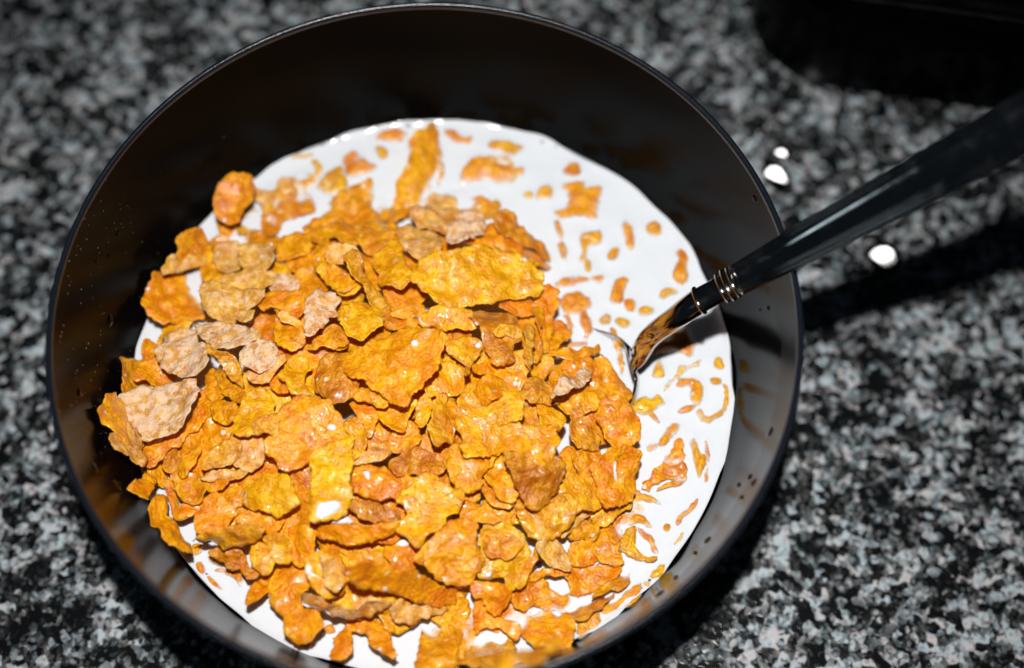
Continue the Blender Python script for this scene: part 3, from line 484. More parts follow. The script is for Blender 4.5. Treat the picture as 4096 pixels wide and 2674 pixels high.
B|y|0||smallest yellow dot left of the star shaped flake|1018,655 1035,640 1062,648 1056,668 1030,668
B|o|0||orange fragment between the star flake and the milk edge above|1288,490 1330,448 1370,450 1387,500 1330,517
B|o|0||orange comma shaped fragment right of the heap's back edge|655,690 720,673 782,710 772,762 740,772 720,722 680,702
B|o|0||upright orange spindle fragment in the right upper milk|1683,870 1710,838 1747,890 1757,960 1740,1012 1710,982
B|y|0||pale orange hooked fragment below the star shaped flake|1400,950 1440,908 1520,905 1532,950 1502,992 1450,1012 1440,1082 1400,1087 1410,1022
B|y|0||pale yellow oval near the right milk edge|1853,880 1890,848 1937,870 1932,917 1880,922
B|o|0||long thin orange streak across the right milk|1238,1277 1270,1230 1360,1213 1450,1215 1532,1203 1522,1242 1440,1252 1350,1272
B|y|0||small yellow slip left of the spindle fragment|1588,1072 1620,1023 1652,1030 1632,1082
B|t|0||faint tan streak below the star flake, left one|1248,1000 1280,988 1302,1040 1292,1092 1265,1062
B|t|0||faint tan streak below the star flake, upper one|1222,850 1245,840 1272,915 1262,945 1238,900
B|y|0||tiny yellow bead below the hooked fragment|1428,1120 1445,1108 1464,1130 1455,1168 1435,1160
B|a|1|e40@75|thin amber wing beside the tall yellow shard|400,200 430,178 447,300 477,500 457,572 430,562 440,470 420,320
E|o|0||orange disc afloat left of the spoon neck|268,390 310,340 380,318 440,350 472,400 442,442 350,472 290,452
E|o|0||double orange fragment at the right milk edge above the spoon|1108,20 1150,8 1192,60 1192,110 1187,160 1182,222 1130,247 1088,200 1090,150 1112,100
E|o|0||soft orange block afloat above the spoon neck|630,370 650,250 700,223 742,240 722,310 700,382
E|o|0||small orange cube below the soft orange block|738,390 780,378 802,420 782,447 745,432
E|y|0||yellow fragment by the spoon collar|988,350 1010,303 1060,293 1102,320 1050,342 1020,362
E|y|0||pale yellow fragment above the spoon neck|838,450 860,432 922,440 915,470 870,482 845,475
E|y|0||pale yellow bead touching the spoon neck from above|668,530 690,510 750,530 752,560 720,572 685,555
E|o|0||orange hook shaped rim by the heap's right side|193,670 270,640 310,592 300,532 278,505 322,508 342,570 322,642 270,682 210,692
E|o|0||orange wavy fragment left of the spoon neck|398,480 430,438 470,500 487,570 462,622 430,672 440,602 410,552
E|o|0||chain of orange crumbs along the spoon heel|625,600 662,608 682,670 692,740 712,800 722,860 712,922 680,912 690,840 670,760 640,690
E|o|0||brownish orange flake in the spoon's shadow|920,772 980,700 1060,640 1150,588 1190,590 1202,640 1227,680 1222,772 1160,777 1120,752 1040,747 960,762
E|y|0||small yellow triangle below the spoon's shadow|938,912 970,828 992,820 1012,912 970,927
E|y|0||long pale yellow streak below the spoon's shadow|1023,1022 1060,960 1110,920 1120,860 1200,848 1272,818 1252,862 1190,882 1140,922 1080,972 1045,1027
E|o|0||orange ring fragment with bright glints, upper arc|1123,1000 1150,958 1220,958 1282,990 1292,1050 1272,1112 1240,1122 1210,1072 1210,1012 1150,1012
E|o|0||lower arc under the orange ring fragment|1128,1182 1180,1150 1242,1148 1212,1177 1160,1192
E|y|0||tiny yellow crumb at the right milk edge, upper|1390,850 1400,812 1430,815 1450,865 1415,872
E|y|0||tiny yellow crumb at the right milk edge, lower|1363,960 1385,948 1420,955 1415,980 1380,982
E|y|0||long thin yellow arc along the right milk edge|1273,1182 1300,1168 1322,1210 1380,1200 1430,1160 1452,1080 1440,1010 1472,1030 1482,1100 1472,1162 1430,1222 1350,1262 1290,1242
E|y|0||jagged yellow orange fragment right of the spoon heel|803,1150 830,1098 880,1078 920,1100 960,1078 1017,1130 960,1152 920,1192 860,1202 818,1182
E|o|0||tiny orange tick below the jagged fragment|898,1202 925,1195 972,1255 950,1250
E|o|0||slanting orange fragment above the flag shaped flake|985,1420 1030,1340 1070,1288 1117,1300 1102,1340 1060,1382 1040,1422
E|o|0||small orange comma left of the slanting fragment|900,1462 915,1435 950,1430 955,1450 925,1470
E|y|0||upright yellow fragment right of the flag shaped flake|1213,1420 1240,1398 1262,1450 1282,1500 1272,1560 1240,1560 1225,1490
E|y|0||pale yellow oval below the upright yellow fragment|1250,1570 1275,1520 1320,1520 1315,1580 1280,1650 1262,1655
E|o|0||thin orange stroke beside the right milk edge|1313,1440 1325,1425 1342,1480 1340,1600 1330,1690 1310,1690 1320,1560
A|y|0||yellow curl in the upper left milk|1610,662 1640,580 1700,528 1762,508 1792,580 1802,640 1740,682
A|o|0||orange half moon in the upper milk left of the tall shard|1790,480 1810,418 1860,398 1920,440 2012,490 1992,532 1920,552 1820,557
A|y|0||small yellow hook at the upper left milk edge|1553,470 1590,458 1622,500 1602,562 1555,580 1575,520
A|t|0||faint tan smear on the upper left milk edge|1370,462 1420,410 1540,408 1500,437 1430,442
A|y|0||small yellow tooth below the top edge flake|2028,370 2080,358 2097,410 2060,432
E|t|0||pale tan blot off the upper side of the spoon heel|555,520 590,490 615,500 610,535 575,545
"""
# ------------------------------------------------------------------ countertop
cw = [(-1.1, -0.9), (1.1, -0.9), (1.1, 1.0), (-1.1, 1.0)]
v = [(x, y, 0.0) for x, y in cw] + [(x, y, -0.03) for x, y in cw]
tag(obj('countertop', v, [(0, 1, 2, 3), (7, 6, 5, 4), (0, 4, 5, 1), (1, 5, 6, 2), (2, 6, 7, 3), (3, 7, 4, 0)], M['granite'], smooth=False),
    'speckled black, grey and white polished granite countertop', kind='structure')

# ------------------------------------------------------------------ bowl
IN = [(0.0787, 0.0640), (0.0776, 0.058), (0.0752, 0.046), (0.0730, 0.037), (0.0702, 0.028), (0.0660, 0.020), (0.058, 0.0125), (0.045, 0.0090), (0.022, 0.0082), (0.0002, 0.0080)]
OUT = [(0.0002, 0.0030), (0.030, 0.0030), (0.038, 0.0012), (0.041, 0.0), (0.045, 0.0012), (0.058, 0.0070), (0.0672, 0.016), (0.0722, 0.027), (0.0750, 0.037), (0.0770, 0.046), (0.0789, 0.058), (0.0797, 0.0625)]
def wall_r(z):
    zs = [p[1] for p in IN][::-1]; rs = [p[0] for p in IN][::-1]
    return float(np.interp(z, zs, rs))
def wall_z(r):
    return float(np.interp(r, [p[0] for p in IN][::-1], [p[1] for p in IN][::-1]))
bowl = empty('cereal_bowl', (0, 0, 0), 'black plastic bowl of cornflakes and milk on the granite', 'bowl')
pin = catmull(IN, 5); pout = catmull(OUT, 5)
vb, fb = lathe([tuple(p) for p in pin[::-1]][::1], 256)
vo, fo = lathe([tuple(p) for p in pout], 256)
body = obj('bowl_body', vb + vo, fb + [tuple(i + len(vb) for i in f) for f in fo], M['bowl'], bowl)
fix_normals(body)
rp = [(0.0787, 0.0636)] + [(0.07935 + 0.00078 * math.cos(a), 0.0641 + 0.0011 * math.sin(a)) for a in np.linspace(math.pi, 0, 13)] + [(0.0799, 0.0622), (0.0794, 0.0618)]
vr, fr_ = lathe(rp, 256, closed=True)
rimo = obj('rim', vr, fr_, M['rim'], bowl); fix_normals(rimo)
rimo['label'] = 'bluish black rolled rim with a bright glint at the back'

# ------------------------------------------------------------------ cornflakes
TONE = {'y': (0.98, 0.49, 0.005), 'a': (0.92, 0.38, 0.004), 'o': (0.96, 0.345, 0.003), 'b': (0.68, 0.245, 0.004),
        't': (0.88, 0.47, 0.08), 'p': (0.82, 0.48, 0.18), 'v': (0.80, 0.385, 0.007)}
FROST = {'y': 0.0, 'a': 0.0, 'o': 0.0, 'b': 0.08, 't': 0.45, 'p': 1.0, 'v': 0.12}
HC = (-0.012, -0.010); HR = (0.061, 0.057); HMAX = 0.0125
def heap(x, y):
    q = ((x - HC[0]) / HR[0]) ** 2 + ((y - HC[1]) / HR[1]) ** 2
    h = HMAX * max(0.0, 1 - q) ** 0.8
    h += 0.0012 * noise.noise(Vector((x * 60, y * 60, 5.0))) * min(1, h / 0.004)
    r = math.hypot(x, y)
    if r > 0.066: h = max(h, wall_z(r + 0.003) - MILK_Z + 0.0016)
    return MILK_Z + h
def heap_hit(px, py, lift):
    d = ray(px, py); z = MILK_Z + 0.006
    for _ in range(12):
        P = CAM + d * ((z - CAM[2]) / d[2]); z = heap(P[0], P[1]) + lift
    return CAM + d * ((z - CAM[2]) / d[2])
def heap_n(P):
    e = 0.006
    gx = (heap(P[0] + e, P[1]) - heap(P[0] - e, P[1])) / (2 * e); gy = (heap(P[0], P[1] + e) - heap(P[0], P[1] - e)) / (2 * e)
    n = np.array([-gx, -gy, 1.0]); return n / np.linalg.norm(n)
def rot_about(v, k, a):
    k = k / np.linalg.norm(k)
    return v * math.cos(a) + np.cross(k, v) * math.sin(a) + k * np.dot(k, v) * (1 - math.cos(a))

def flake(name, P, n, uv_axes, poly, seed, curl=0.0, bump=1.0, thick=1.0, floating=False, tone='a', spacing=None):
    """poly: outline in metres on the plane (P, axes); returns the object and its height function"""
    rng = random.Random(seed); U, V = uv_axes
    poly = np.asarray(poly, float)
    size = float(np.ptp(poly, axis=0).max()); sp = spacing or max(0.00042, min(0.00062, size / 26))
    c = catmull(poly, 12, True)
    seg = np.linalg.norm(np.roll(c, -1, 0) - c, axis=1); L = np.concatenate([[0], np.cumsum(seg)]); tot = L[-1]
    cc = np.vstack([c, c[:1]]); k = max(14, int(tot / (sp * 0.85)))
    ts = np.linspace(0, tot, k, endpoint=False)
    b = np.stack([np.interp(ts, L, cc[:, 0]), np.interp(ts, L, cc[:, 1])], 1)
    ctr = b.mean(0); amp = min(0.00052, size * 0.038)
    nb = np.roll(b, -1, 0) - np.roll(b, 1, 0); nb = np.stack([nb[:, 1], -nb[:, 0]], 1); nb /= np.linalg.norm(nb, axis=1)[:, None] + 1e-12
    jag = np.array([amp * (1.1 * noise.noise(Vector((p[0] * 300, p[1] * 300, seed * 0.9))) + noise.noise(Vector((p[0] * 650, p[1] * 650, seed * 1.7))) + 0.8 * noise.noise(Vector((p[0] * 1500, p[1] * 1500, seed * 2.3)))) for p in b])
    b = b + nb * jag[:, None]
    lo, hi = b.min(0), b.max(0)
    gx, gy = np.meshgrid(np.arange(lo[0], hi[0], sp), np.arange(lo[1], hi[1], sp * 0.87))
    gx = gx + (np.arange(gx.shape[0]) % 2)[:, None] * sp * 0.5
    g = np.stack([gx.ravel(), gy.ravel()], 1)
    g += np.array([[rng.uniform(-.12, .12) * sp, rng.uniform(-.12, .12) * sp] for _ in range(len(g))])
    if len(g):
        x0, y0 = b[:, 0], b[:, 1]; x1, y1 = np.roll(x0, -1), np.roll(y0, -1)
        cond = (y0[None] > g[:, 1:2]) != (y1[None] > g[:, 1:2])
        xi = (x1 - x0)[None] * (g[:, 1:2] - y0[None]) / ((y1 - y0)[None] + 1e-15) + x0[None]
        ins = (np.sum(cond & (g[:, 0:1] < xi), 1) % 2) == 1
        g = g[ins]
    if len(g):
        dd = np.sqrt(((g[:, None] - b[None]) ** 2).sum(2)).min(1); g = g[dd > sp * 0.55]; dd = dd[dd > sp * 0.55]
    else: dd = np.zeros(0)
    pts = np.vstack([b, g]) if len(g) else b
    dist = np.concatenate([np.zeros(len(b)), dd])
    nb_ = len(b)
    r = geometry.delaunay_2d_cdt([Vector(p) for p in pts], [(i, (i + 1) % nb_) for i in range(nb_)], [], 1, 1e-7)
    vv = np.array([tuple(p) for p in r[0]]); tris = [tuple(f) for f in r[2]]
    orig = r[3]; dist = np.array([dist[o[0]] if o else 0.0 for o in orig])
    th = rng.uniform(0, math.pi); cdir = np.array([math.cos(th), math.sin(th)]); R = size / 2
    a1 = min(0.0011, size * 0.075) * bump; a2 = min(0.00065, size * 0.05) * bump
    bl = [(ctr + np.array([rng.uniform(-.4, .4), rng.uniform(-.4, .4)]) * size, rng.uniform(.0007, .0019), rng.choice((1, 1, 1, -1)) * rng.uniform(.2, .62) * 0.001) for _ in range(int(3 + size / 0.0022))]
    so = seed * 3.37
    def z_of(p, d):
        e = float(np.dot(p - ctr, cdir)) / R
        z = curl * 0.001 * e * e
        z += a1 * noise.noise(Vector((p[0] * 150, p[1] * 150, so))) + a2 * noise.noise(Vector((p[0] * 420, p[1] * 420, so + 9)))
        z += 0.00016 * bump * noise.noise(Vector((p[0] * 1100, p[1] * 1100, so + 4)))
        z -= 1.1 * a2 * (abs(noise.noise(Vector((p[0] * 230, p[1] * 230, so + 31)))) - 0.2) * 1.2
        for q, rad, h in bl:
            dq = ((p[0] - q[0]) ** 2 + (p[1] - q[1]) ** 2) / (rad * rad)
            if dq < 5: z += h * math.exp(-dq * 1.2) * bump
        z += 0.00068 * bump * noise.noise(Vector((p[0] * 480, p[1] * 520, so + 21))) * math.exp(-d / 0.0010)
        if floating:
            z = 0.45 * z + 0.00066 * min(1.0, d / 0.0010) ** 0.8 + 0.00056 + 0.00022 * noise.noise(Vector((p[0] * 330, p[1] * 330, so + 2)))
        return z
    zz = np.array([z_of(p, d) for p, d in zip(vv, dist)])
    tk = (0.00018 + 0.00026 * np.minimum(1, dist / 0.0007)) * thick
    n_ = len(vv)
    top = P + vv[:, :1] * U + vv[:, 1:] * V + zz[:, None] * n
    bot = top - tk[:, None] * n
    faces = [f for f in tris] + [tuple(i + n_ for i in f[::-1]) for f in tris]
    cnt = {}
    for f in tris:
        for i in range(3):
            e = (f[i], f[(i + 1) % 3]); cnt[e] = cnt.get(e, 0) + 1
    for (i, j) in list(cnt):
        if (j, i) not in cnt: faces.append((j, i, i + n_, j + n_))
    w_ = np.vstack([top, bot])
    o = obj(name, w_ - P, faces, M['flake']); o.location = P
    rc = TONE[tone]; j = rng.uniform(0.88, 1.13); jg = rng.uniform(0.93, 1.09)
    o.color = (min(1, rc[0] * j), min(1, rc[1] * j * jg), rc[2] * j, 1); o['frost'] = FROST[tone]
    def height(pu):
        i = int(np.argmin(((vv - pu) ** 2).sum(1))); return float(zz[i])
    return o, height

def frame_of(n):
    # axes on the plane: u along image right, v = n x u
    u = ROT[:, 0] - n * np.dot(ROT[:, 0], n); u /= np.linalg.norm(u)
    return u, np.cross(n, u)

BY = {}; OUTL = []
import re
for k, line in enumerate([l for l in FLAKES.strip().split('\n') if l.strip()]):
    crop, tone, lvl, opt, label, pts = line.split('|'); lvl = int(lvl)
    pp = crop_pts(crop, pts); A = np.array(pp)
    # area centroid
    x, y = A[:, 0], A[:, 1]; x1, y1 = np.roll(x, -1), np.roll(y, -1); cr = x * y1 - x1 * y; ar = cr.sum() / 2
    cx, cy = ((x + x1) * cr).sum() / (6 * ar), ((y + y1) * cr).sum() / (6 * ar)
    rg = random.Random(1000 + k)
    if lvl == 0:
        g_ = 1 + 16 / max(np.ptp(x), np.ptp(y)); pp = [(cx + (q[0] - cx) * g_, cy + (q[1] - cy) * g_) for q in pp]
    else:
        g_ = 1 + 16 / max(np.ptp(x), np.ptp(y)); pp = [(cx + (q[0] - cx) * g_, cy + (q[1] - cy) * g_) for q in pp]
        qx, qy = [q[0] for q in pp], [q[1] for q in pp]; OUTL.append(((min(qx), min(qy), max(qx), max(qy)), pp, label))
    if lvl == 0:
        P = at_z(cx, cy, MILK_Z); n = np.array([0, 0, 1.0])
    else:
        P = heap_hit(cx, cy, (0.0014 if lvl == 1 else 0.0009) + (lvl - 1) * 0.0017 + rg.uniform(-.0004, .0004)); hn = heap_n(P)
        n = hn * 0.75 + np.array([0, 0, 0.25]); n /= np.linalg.norm(n)
        mt = 6 if lvl == 1 else 16
        a = rg.uniform(0, 2 * math.pi); n = rot_about(n, ROT[:, 0] * math.cos(a) + ROT[:, 1] * math.sin(a), math.radians(rg.uniform(0.3, 1) * mt))
    me = re.search(r'e(\d+)@(\d+)', opt); mc = re.search(r'c(-?[\d.]+)', opt)
    if me:
        a = math.radians(float(me.group(2)))
        n = rot_about(n, ROT[:, 0] * math.cos(a) + ROT[:, 1] * math.sin(a), math.radians(float(me.group(1)) * 0.7))
    vd = CAM - P; vd /= np.linalg.norm(vd)
    if np.dot(n, vd) < 0.45: n = n + vd * (0.45 - np.dot(n, vd)) * 1.2; n /= np.linalg.norm(n)
    u, v_ = frame_of(n)
    loc = [on_plane(px, py, P, n) - P for px, py in pp]
    poly = [(np.dot(q, u), np.dot(q, v_)) for q in loc]
    sz = float(np.ptp(np.array(poly), axis=0).max())
    frag = lvl == 0
    curl = float(mc.group(1)) if mc else (0.0 if frag else rg.choice((-1, 1)) * rg.uniform(0.3, 1.7) * min(1, sz / 0.012))
    o, hf = flake('cornflake_fragment' if frag and sz < 0.008 else 'cornflake', P, n, (u, v_), poly, 11 + k, curl,
                  1.0, 1.0, frag, tone)
    tag(o, label, 'cornflake', 'cornflakes afloat in the milk' if frag else 'cornflakes heaped in the bowl')
    BY[label] = (o, P, n, u, v_, hf)

# flakes lower in the heap that show only through the gaps between the ones above
HEAP = [(450, 1750), (500, 1620), (540, 1480), (575, 1200), (680, 1030), (840, 930), (870, 720), (960, 690), (1030, 760), (1160, 770), (1290, 770),
        (1420, 760), (1560, 800), (1660, 790), (1870, 800), (1960, 930), (2120, 1010), (2190, 1130), (2215, 1300), (2200, 1440), (2290, 1470), (2390, 1470),
        (2490, 1600), (2555, 1720), (2550, 1900), (2555, 2000), (2520, 2080), (2470, 2240), (2400, 2350), (2340, 2460), (2270, 2560), (2140, 2674), (1690, 2674),
        (1660, 2560), (1540, 2480), (1310, 2470), (1230, 2540), (1130, 2470), (1075, 2360), (1030, 2290), (966, 2270), (860, 2200), (790, 2110), (760, 2000), (700, 2010),
        (640, 1930), (560, 1870)]
POCKET = [(620, 1340, 60), (660, 1390, 40), (780, 1360, 40), (1030, 830, 35), (1090, 950, 40), (1140, 1035, 35), (1345, 910, 40), (2055, 2120, 45), (1700, 2280, 45), (2155, 2250, 70),
          (2230, 2340, 55), (2210, 1510, 45), (2265, 1760, 50), (2250, 2170, 40), (2450, 2250, 30), (2360, 2190, 35), (1780, 2070, 35), (1900, 1990, 30), (1570, 2250, 35), (660, 1960, 40)]
def inside(x, y, poly):
    c = False; n_ = len(poly)
    for i in range(n_):
        (xa, ya), (xb, yb) = poly[i], poly[i - 1]
        if (ya > y) != (yb > y) and x < (xb - xa) * (y - ya) / (yb - ya) + xa: c = not c
    return c
cells = []
for gy_ in range(680, 2690, 18):
    for gx_ in range(440, 2600, 18):
        if inside(gx_, gy_, HEAP) and not any((gx_ - x) ** 2 + (gy_ - y) ** 2 < r * r for x, y, r in POCKET):
            if not any(bx[0] < gx_ < bx[2] and bx[1] < gy_ < bx[3] and inside(gx_, gy_, pl) for bx, pl, _ in OUTL): cells.append((gx_, gy_))
rg = random.Random(77); used = set(); nfill = 0
while cells and nfill < 72:
    cell = cells[rg.randrange(len(cells))]
    # centre of the gap around this cell
    near = [c for c in cells if (c[0] - cell[0]) ** 2 + (c[1] - cell[1]) ** 2 < 60 ** 2]
    cx, cy = sum(c[0] for c in near) / len(near), sum(c[1] for c in near) / len(near)
    cells = [c for c in cells if (c[0] - cx) ** 2 + (c[1] - cy) ** 2 > 72 ** 2 and c != cell]
    P = heap_hit(cx, cy, -0.0003 - rg.uniform(0, 0.0006)); P = at_z(cx, cy, max(P[2], MILK_Z + 0.0006))
    n = heap_n(P); b_ = rg.uniform(0, 6.28); n = rot_about(n, np.array([math.cos(b_), math.sin(b_), 0]), math.radians(rg.uniform(1, 9)))
    u, v_ = frame_of(n)
    pk = min((math.hypot(cx - x, cy - y) - r for x, y, r in POCKET))
    R0 = min(rg.uniform(0.0052, 0.0075), max(0.0030, (pk + 50) / 19000)); m_ = 10
    poly = [(R0 * rg.uniform(.72, 1.2) * math.cos(2 * math.pi * i / m_), R0 * rg.uniform(.65, 1.05) * math.sin(2 * math.pi * i / m_)) for i in range(m_)]
    tone = rg.choice('aaaoooyyb')
    o, _ = flake('cornflake', P, n, (u, v_), poly, 900 + nfill, rg.uniform(-1.0, 1.0), 1.0, 1.0, False, tone, spacing=0.0006)
    best = sorted((math.hypot(cx - (bx[0] + bx[2]) / 2, cy - (bx[1] + bx[3]) / 2), lb) for bx, pl, lb in OUTL if len(lb.split()) <= 10 and lb not in used)[0][1]
    used.add(best); cn = {'a': 'amber', 'o': 'orange', 'y': 'yellow', 'b': 'brown'}[tone]
    tag(o, 'half buried %s flake against the %s' % (cn, best), 'cornflake', 'cornflakes heaped in the bowl')
    nfill += 1

# ------------------------------------------------------------------ milk, drawn up a little round everything standing in it
CELL = 0.0004; NG = 380; wet = np.zeros((NG, NG), bool)
for o in bpy.data.objects:
    if o.type == 'MESH' and o.name.startswith('cornflake'):
        co = np.empty(len(o.data.vertices) * 3); o.data.vertices.foreach_get('co', co)
        co = co.reshape(-1, 3) + np.array(o.location); co = co[co[:, 2] < MILK_Z + 0.0016]
        ij = np.round(co[:, :2] / CELL).astype(int) + NG // 2
        ok = (ij >= 0).all(1) & (ij < NG).all(1); wet[ij[ok, 0], ij[ok, 1]] = True
dist_ = np.where(wet, 0.0, 1.0)
for _ in range(12):
    for ax_ in (0, 1):
        for s_ in (1, -1): dist_ = np.minimum(dist_, np.roll(dist_, s_, ax_) + CELL)
for _ in range(2): dist_ = (dist_ + np.roll(dist_, 1, 0) + np.roll(dist_, -1, 0) + np.roll(dist_, 1, 1) + np.roll(dist_, -1, 1)) / 5
rm = wall_r(MILK_Z) + 0.0002
verts, faces = [(0, 0, MILK_Z)], []
NR, NA = 150, 420
rr = [rm * (1 - (1 - i / NR) ** 1.25) for i in range(1, NR + 1)]
for r in rr:
    for k in range(NA):
        a = 2 * math.pi * k / NA
        x, y = r * math.cos(a), r * math.sin(a)
        men = 0.0011 * math.exp(-(rm - r) / 0.0013) * (1 + 0.8 * noise.noise(Vector((x * 110, y * 110, 9.0))))
        men += 0.00046 * math.exp(-dist_[int(round(x / CELL)) + NG // 2, int(round(y / CELL)) + NG // 2] / 0.0011)
        e = 1.0 + (0.0012 * noise.noise(Vector((x * 90, y * 90, 1.0))) / rm if r == rr[-1] else 0)
        verts.append((x * e, y * e, MILK_Z + 0.00022 * noise.noise(Vector((x * 160, y * 160, 0))) + 0.00035 * noise.noise(Vector((x * 60, y * 60, 4))) + men))
for k in range(NA): faces.append((0, 1 + k, 1 + (k + 1) % NA))
for i in range(NR - 1):
    for k in range(NA):
        a = 1 + i * NA + k; b = 1 + i * NA + (k + 1) % NA
        faces.append((a, a + NA, b + NA, b))
tag(obj('milk', verts, faces, M['milk']), 'white milk filling the black bowl around the cornflakes', 'milk')

# milk puddles and drops lying on single flakes (parts of the flake they wet)
def puddle(label, crop, txt, h=0.0005):
    o, P, n, u, v_, hf = BY[label]
    pp = crop_pts(crop, txt); loc = [on_plane(px, py, P, n) - P for px, py in pp]
    poly = catmull(np.array([(np.dot(q, u), np.dot(q, v_)) for q in loc]), 6, True)
    ctr = poly.mean(0); rings = 6; N = len(poly); vs, fs = [], []
    def add(p, t): vs.append(p[0] * u + p[1] * v_ + (hf(p) + h * math.sqrt(max(0, 1 - t * t)) - (0.0001 if t > .99 else -0.00006)) * n)
    add(ctr, 0)
    for i in range(1, rings + 1):
        t = i / rings
        for p in poly: add(ctr + (p - ctr) * t, t)
    for i in range(N): fs.append((0, 1 + i, 1 + (i + 1) % N))
    for r in range(rings - 1):
        for i in range(N):
            a = 1 + r * N + i; b = 1 + r * N + (i + 1) % N; fs.append((a, a + N, b + N, b))
    q = obj('milk_puddle', vs, fs, M['milk']); q.parent = o; fix_normals(q)
def dropf(label, crop, x, y, rx, ry=None):
    ry = ry or rx
    puddle(label, crop, ' '.join('%.1f,%.1f' % (x + rx * math.cos(a), y + ry * math.sin(a)) for a in np.linspace(0, 2 * math.pi, 8, endpoint=False)), 0.00045)
puddle('long yellow tongue with a white milk puddle at its tip', 'C', '1575,1555 1600,1500 1660,1475 1740,1465 1768,1500 1740,1545 1690,1575 1640,1600 1590,1600', 0.0006)
dropf('large amber flake with milk-glazed face above the yellow tongue', 'C', 1695, 930, 34, 26)
dropf('biggest golden amber flake in the middle of the heap, wedge shaped', 'D', 655, 315, 27, 25)
dropf('orange flake with a milk drop, left of the long folded flake', 'G', 205, 590, 52, 26)
dropf('round golden flake with glints, lower centre right', 'G', 830, 825, 28, 20)
dropf('bright yellow crumpled flake right of the biggest golden flake', 'D', 1120, 335, 22)
puddle('orange flake with darker stain below the tan gold ledge', 'D', '270,1262 320,1255 335,1290 325,1325 300,1310 285,1285')
puddle('large orange flake with white milk veins at the right edge', 'D', '2110,1185 2125,1190 2120,1250 2140,1320 2125,1325 2105,1260', 0.0003)
puddle('amber brown flake above the long amber fold', 'F', '1560,455 1640,430 1680,410 1720,440 1700,462 1620,468', 0.0005)

# ------------------------------------------------------------------ spoon
sp_root = empty('spoon', tuple(at_z(2545, 1420, MILK_Z)), 'polished steel spoon standing in the milk and leaning on the right rim', 'spoon')
Pring = at_z(2792, 1206, RIM_Z - 0.0100); Prim = at_z(3165, 1004, RIM_Z + 0.0030); Pend = at_z(4096, 495, RIM_Z + 0.038)
dirn = (Pend - Prim) / np.linalg.norm(Pend - Prim)
hpath = catmull([Pring, Prim, Pend, Pend + dirn * 0.022], 24)
hl = np.concatenate([[0], np.cumsum(np.linalg.norm(np.diff(hpath, axis=0), axis=1))])
def frames(path):
    t = np.gradient(path, axis=0); t /= np.linalg.norm(t, axis=1)[:, None]
    s = np.cross(t, [0, 0, 1.0]); s /= np.linalg.norm(s, axis=1)[:, None]
    return t, s, np.cross(s, t)
def sweep(name, path, sect, mat, parent, cap=True):
    """sect(i) -> list of (side, up) offsets"""
    t, s, u = frames(path); v, f = [], []
    for i, p in enumerate(path):
        S = sect(i)
        v += [p + a * s[i] + b * u[i] for a, b in S]
    k = len(S)
    for i in range(len(path) - 1):
        for q in range(k):
            f.append((i * k + q, i * k + (q + 1) % k, (i + 1) * k + (q + 1) % k, (i + 1) * k + q))
    if cap: f += [tuple(range(k))[::-1], tuple((len(path) - 1) * k + q for q in range(k))]
    o = obj(name, v, f, mat, parent); fix_normals(o); return o
def hsect(w, th):
    S = []
    for x in np.linspace(-1, 1, 97):
        ax = abs(x)
        y = 0.55 * math.sqrt(max(0, 1 - ax ** 4))
        y += 0.34 * math.exp(-((ax - 0.90) / 0.05) ** 2) + 0.46 * math.exp(-((ax - 0.72) / 0.055) ** 2) + 0.30 * math.exp(-((ax - 0.55) / 0.05) ** 2)
        y -= 0.28 * max(0, 1 - (ax / 0.46) ** 2)
        S.append((x * w, y * th))
    for x in np.linspace(1, -1, 31)[1:-1]:
        S.append((x * w, -0.30 * th * math.sqrt(max(0, 1 - x * x))))
    return S
def hw(l): return float(np.interp(l, [0, 0.010, 0.024, 0.06, 0.11], [0.0033, 0.0037, 0.0046, 0.0060, 0.0072]))
handle_i0 = int(np.searchsorted(hl, 0.0085))
hp = hpath[handle_i0:]
sweep('handle', hp, lambda i: hsect(hw(hl[handle_i0 + i]), 0.0016), M['steel'], sp_root)
# plain shank between the rings
def esect(w, th, n=28): return [(w * math.cos(a), th * math.sin(a)) for a in np.linspace(0, 2 * math.pi, n, endpoint=False)]
fine = catmull(hpath[:handle_i0 + 6], 4); fl_ = np.concatenate([[0], np.cumsum(np.linalg.norm(np.diff(fine, axis=0), axis=1))])
sel = fine[fl_ <= 0.0088]
sweep('shank', sel, lambda i: esect(float(np.interp(fl_[i], [0, 0.004, 0.0088], [0.0030, 0.0029, 0.0034])), 0.0018), M['steel'], sp_root)
def at_l(l): return np.array([np.interp(l, fl_, fine[:, k]) for k in range(3)])
for l, wv in ((0.0003, 0.0032), (0.0062, 0.0033), (0.0076, 0.0037), (0.0090, 0.0035)):
    prof = [(-0.0005, -0.0001), (-0.00036, 0.00022), (0, 0.00034), (0.00036, 0.00022), (0.0005, -0.0001)]
    path = np.array([at_l(max(0.0, l) + q[0]) if l + q[0] > 0 else at_l(0) + (at_l(0.001) - at_l(0)) / 0.001 * (l + q[0]) for q in prof])
    sweep('collar_ring', path, lambda i: esect(wv + prof[i][1], 0.0020 + prof[i][1]), M['steel'], sp_root)
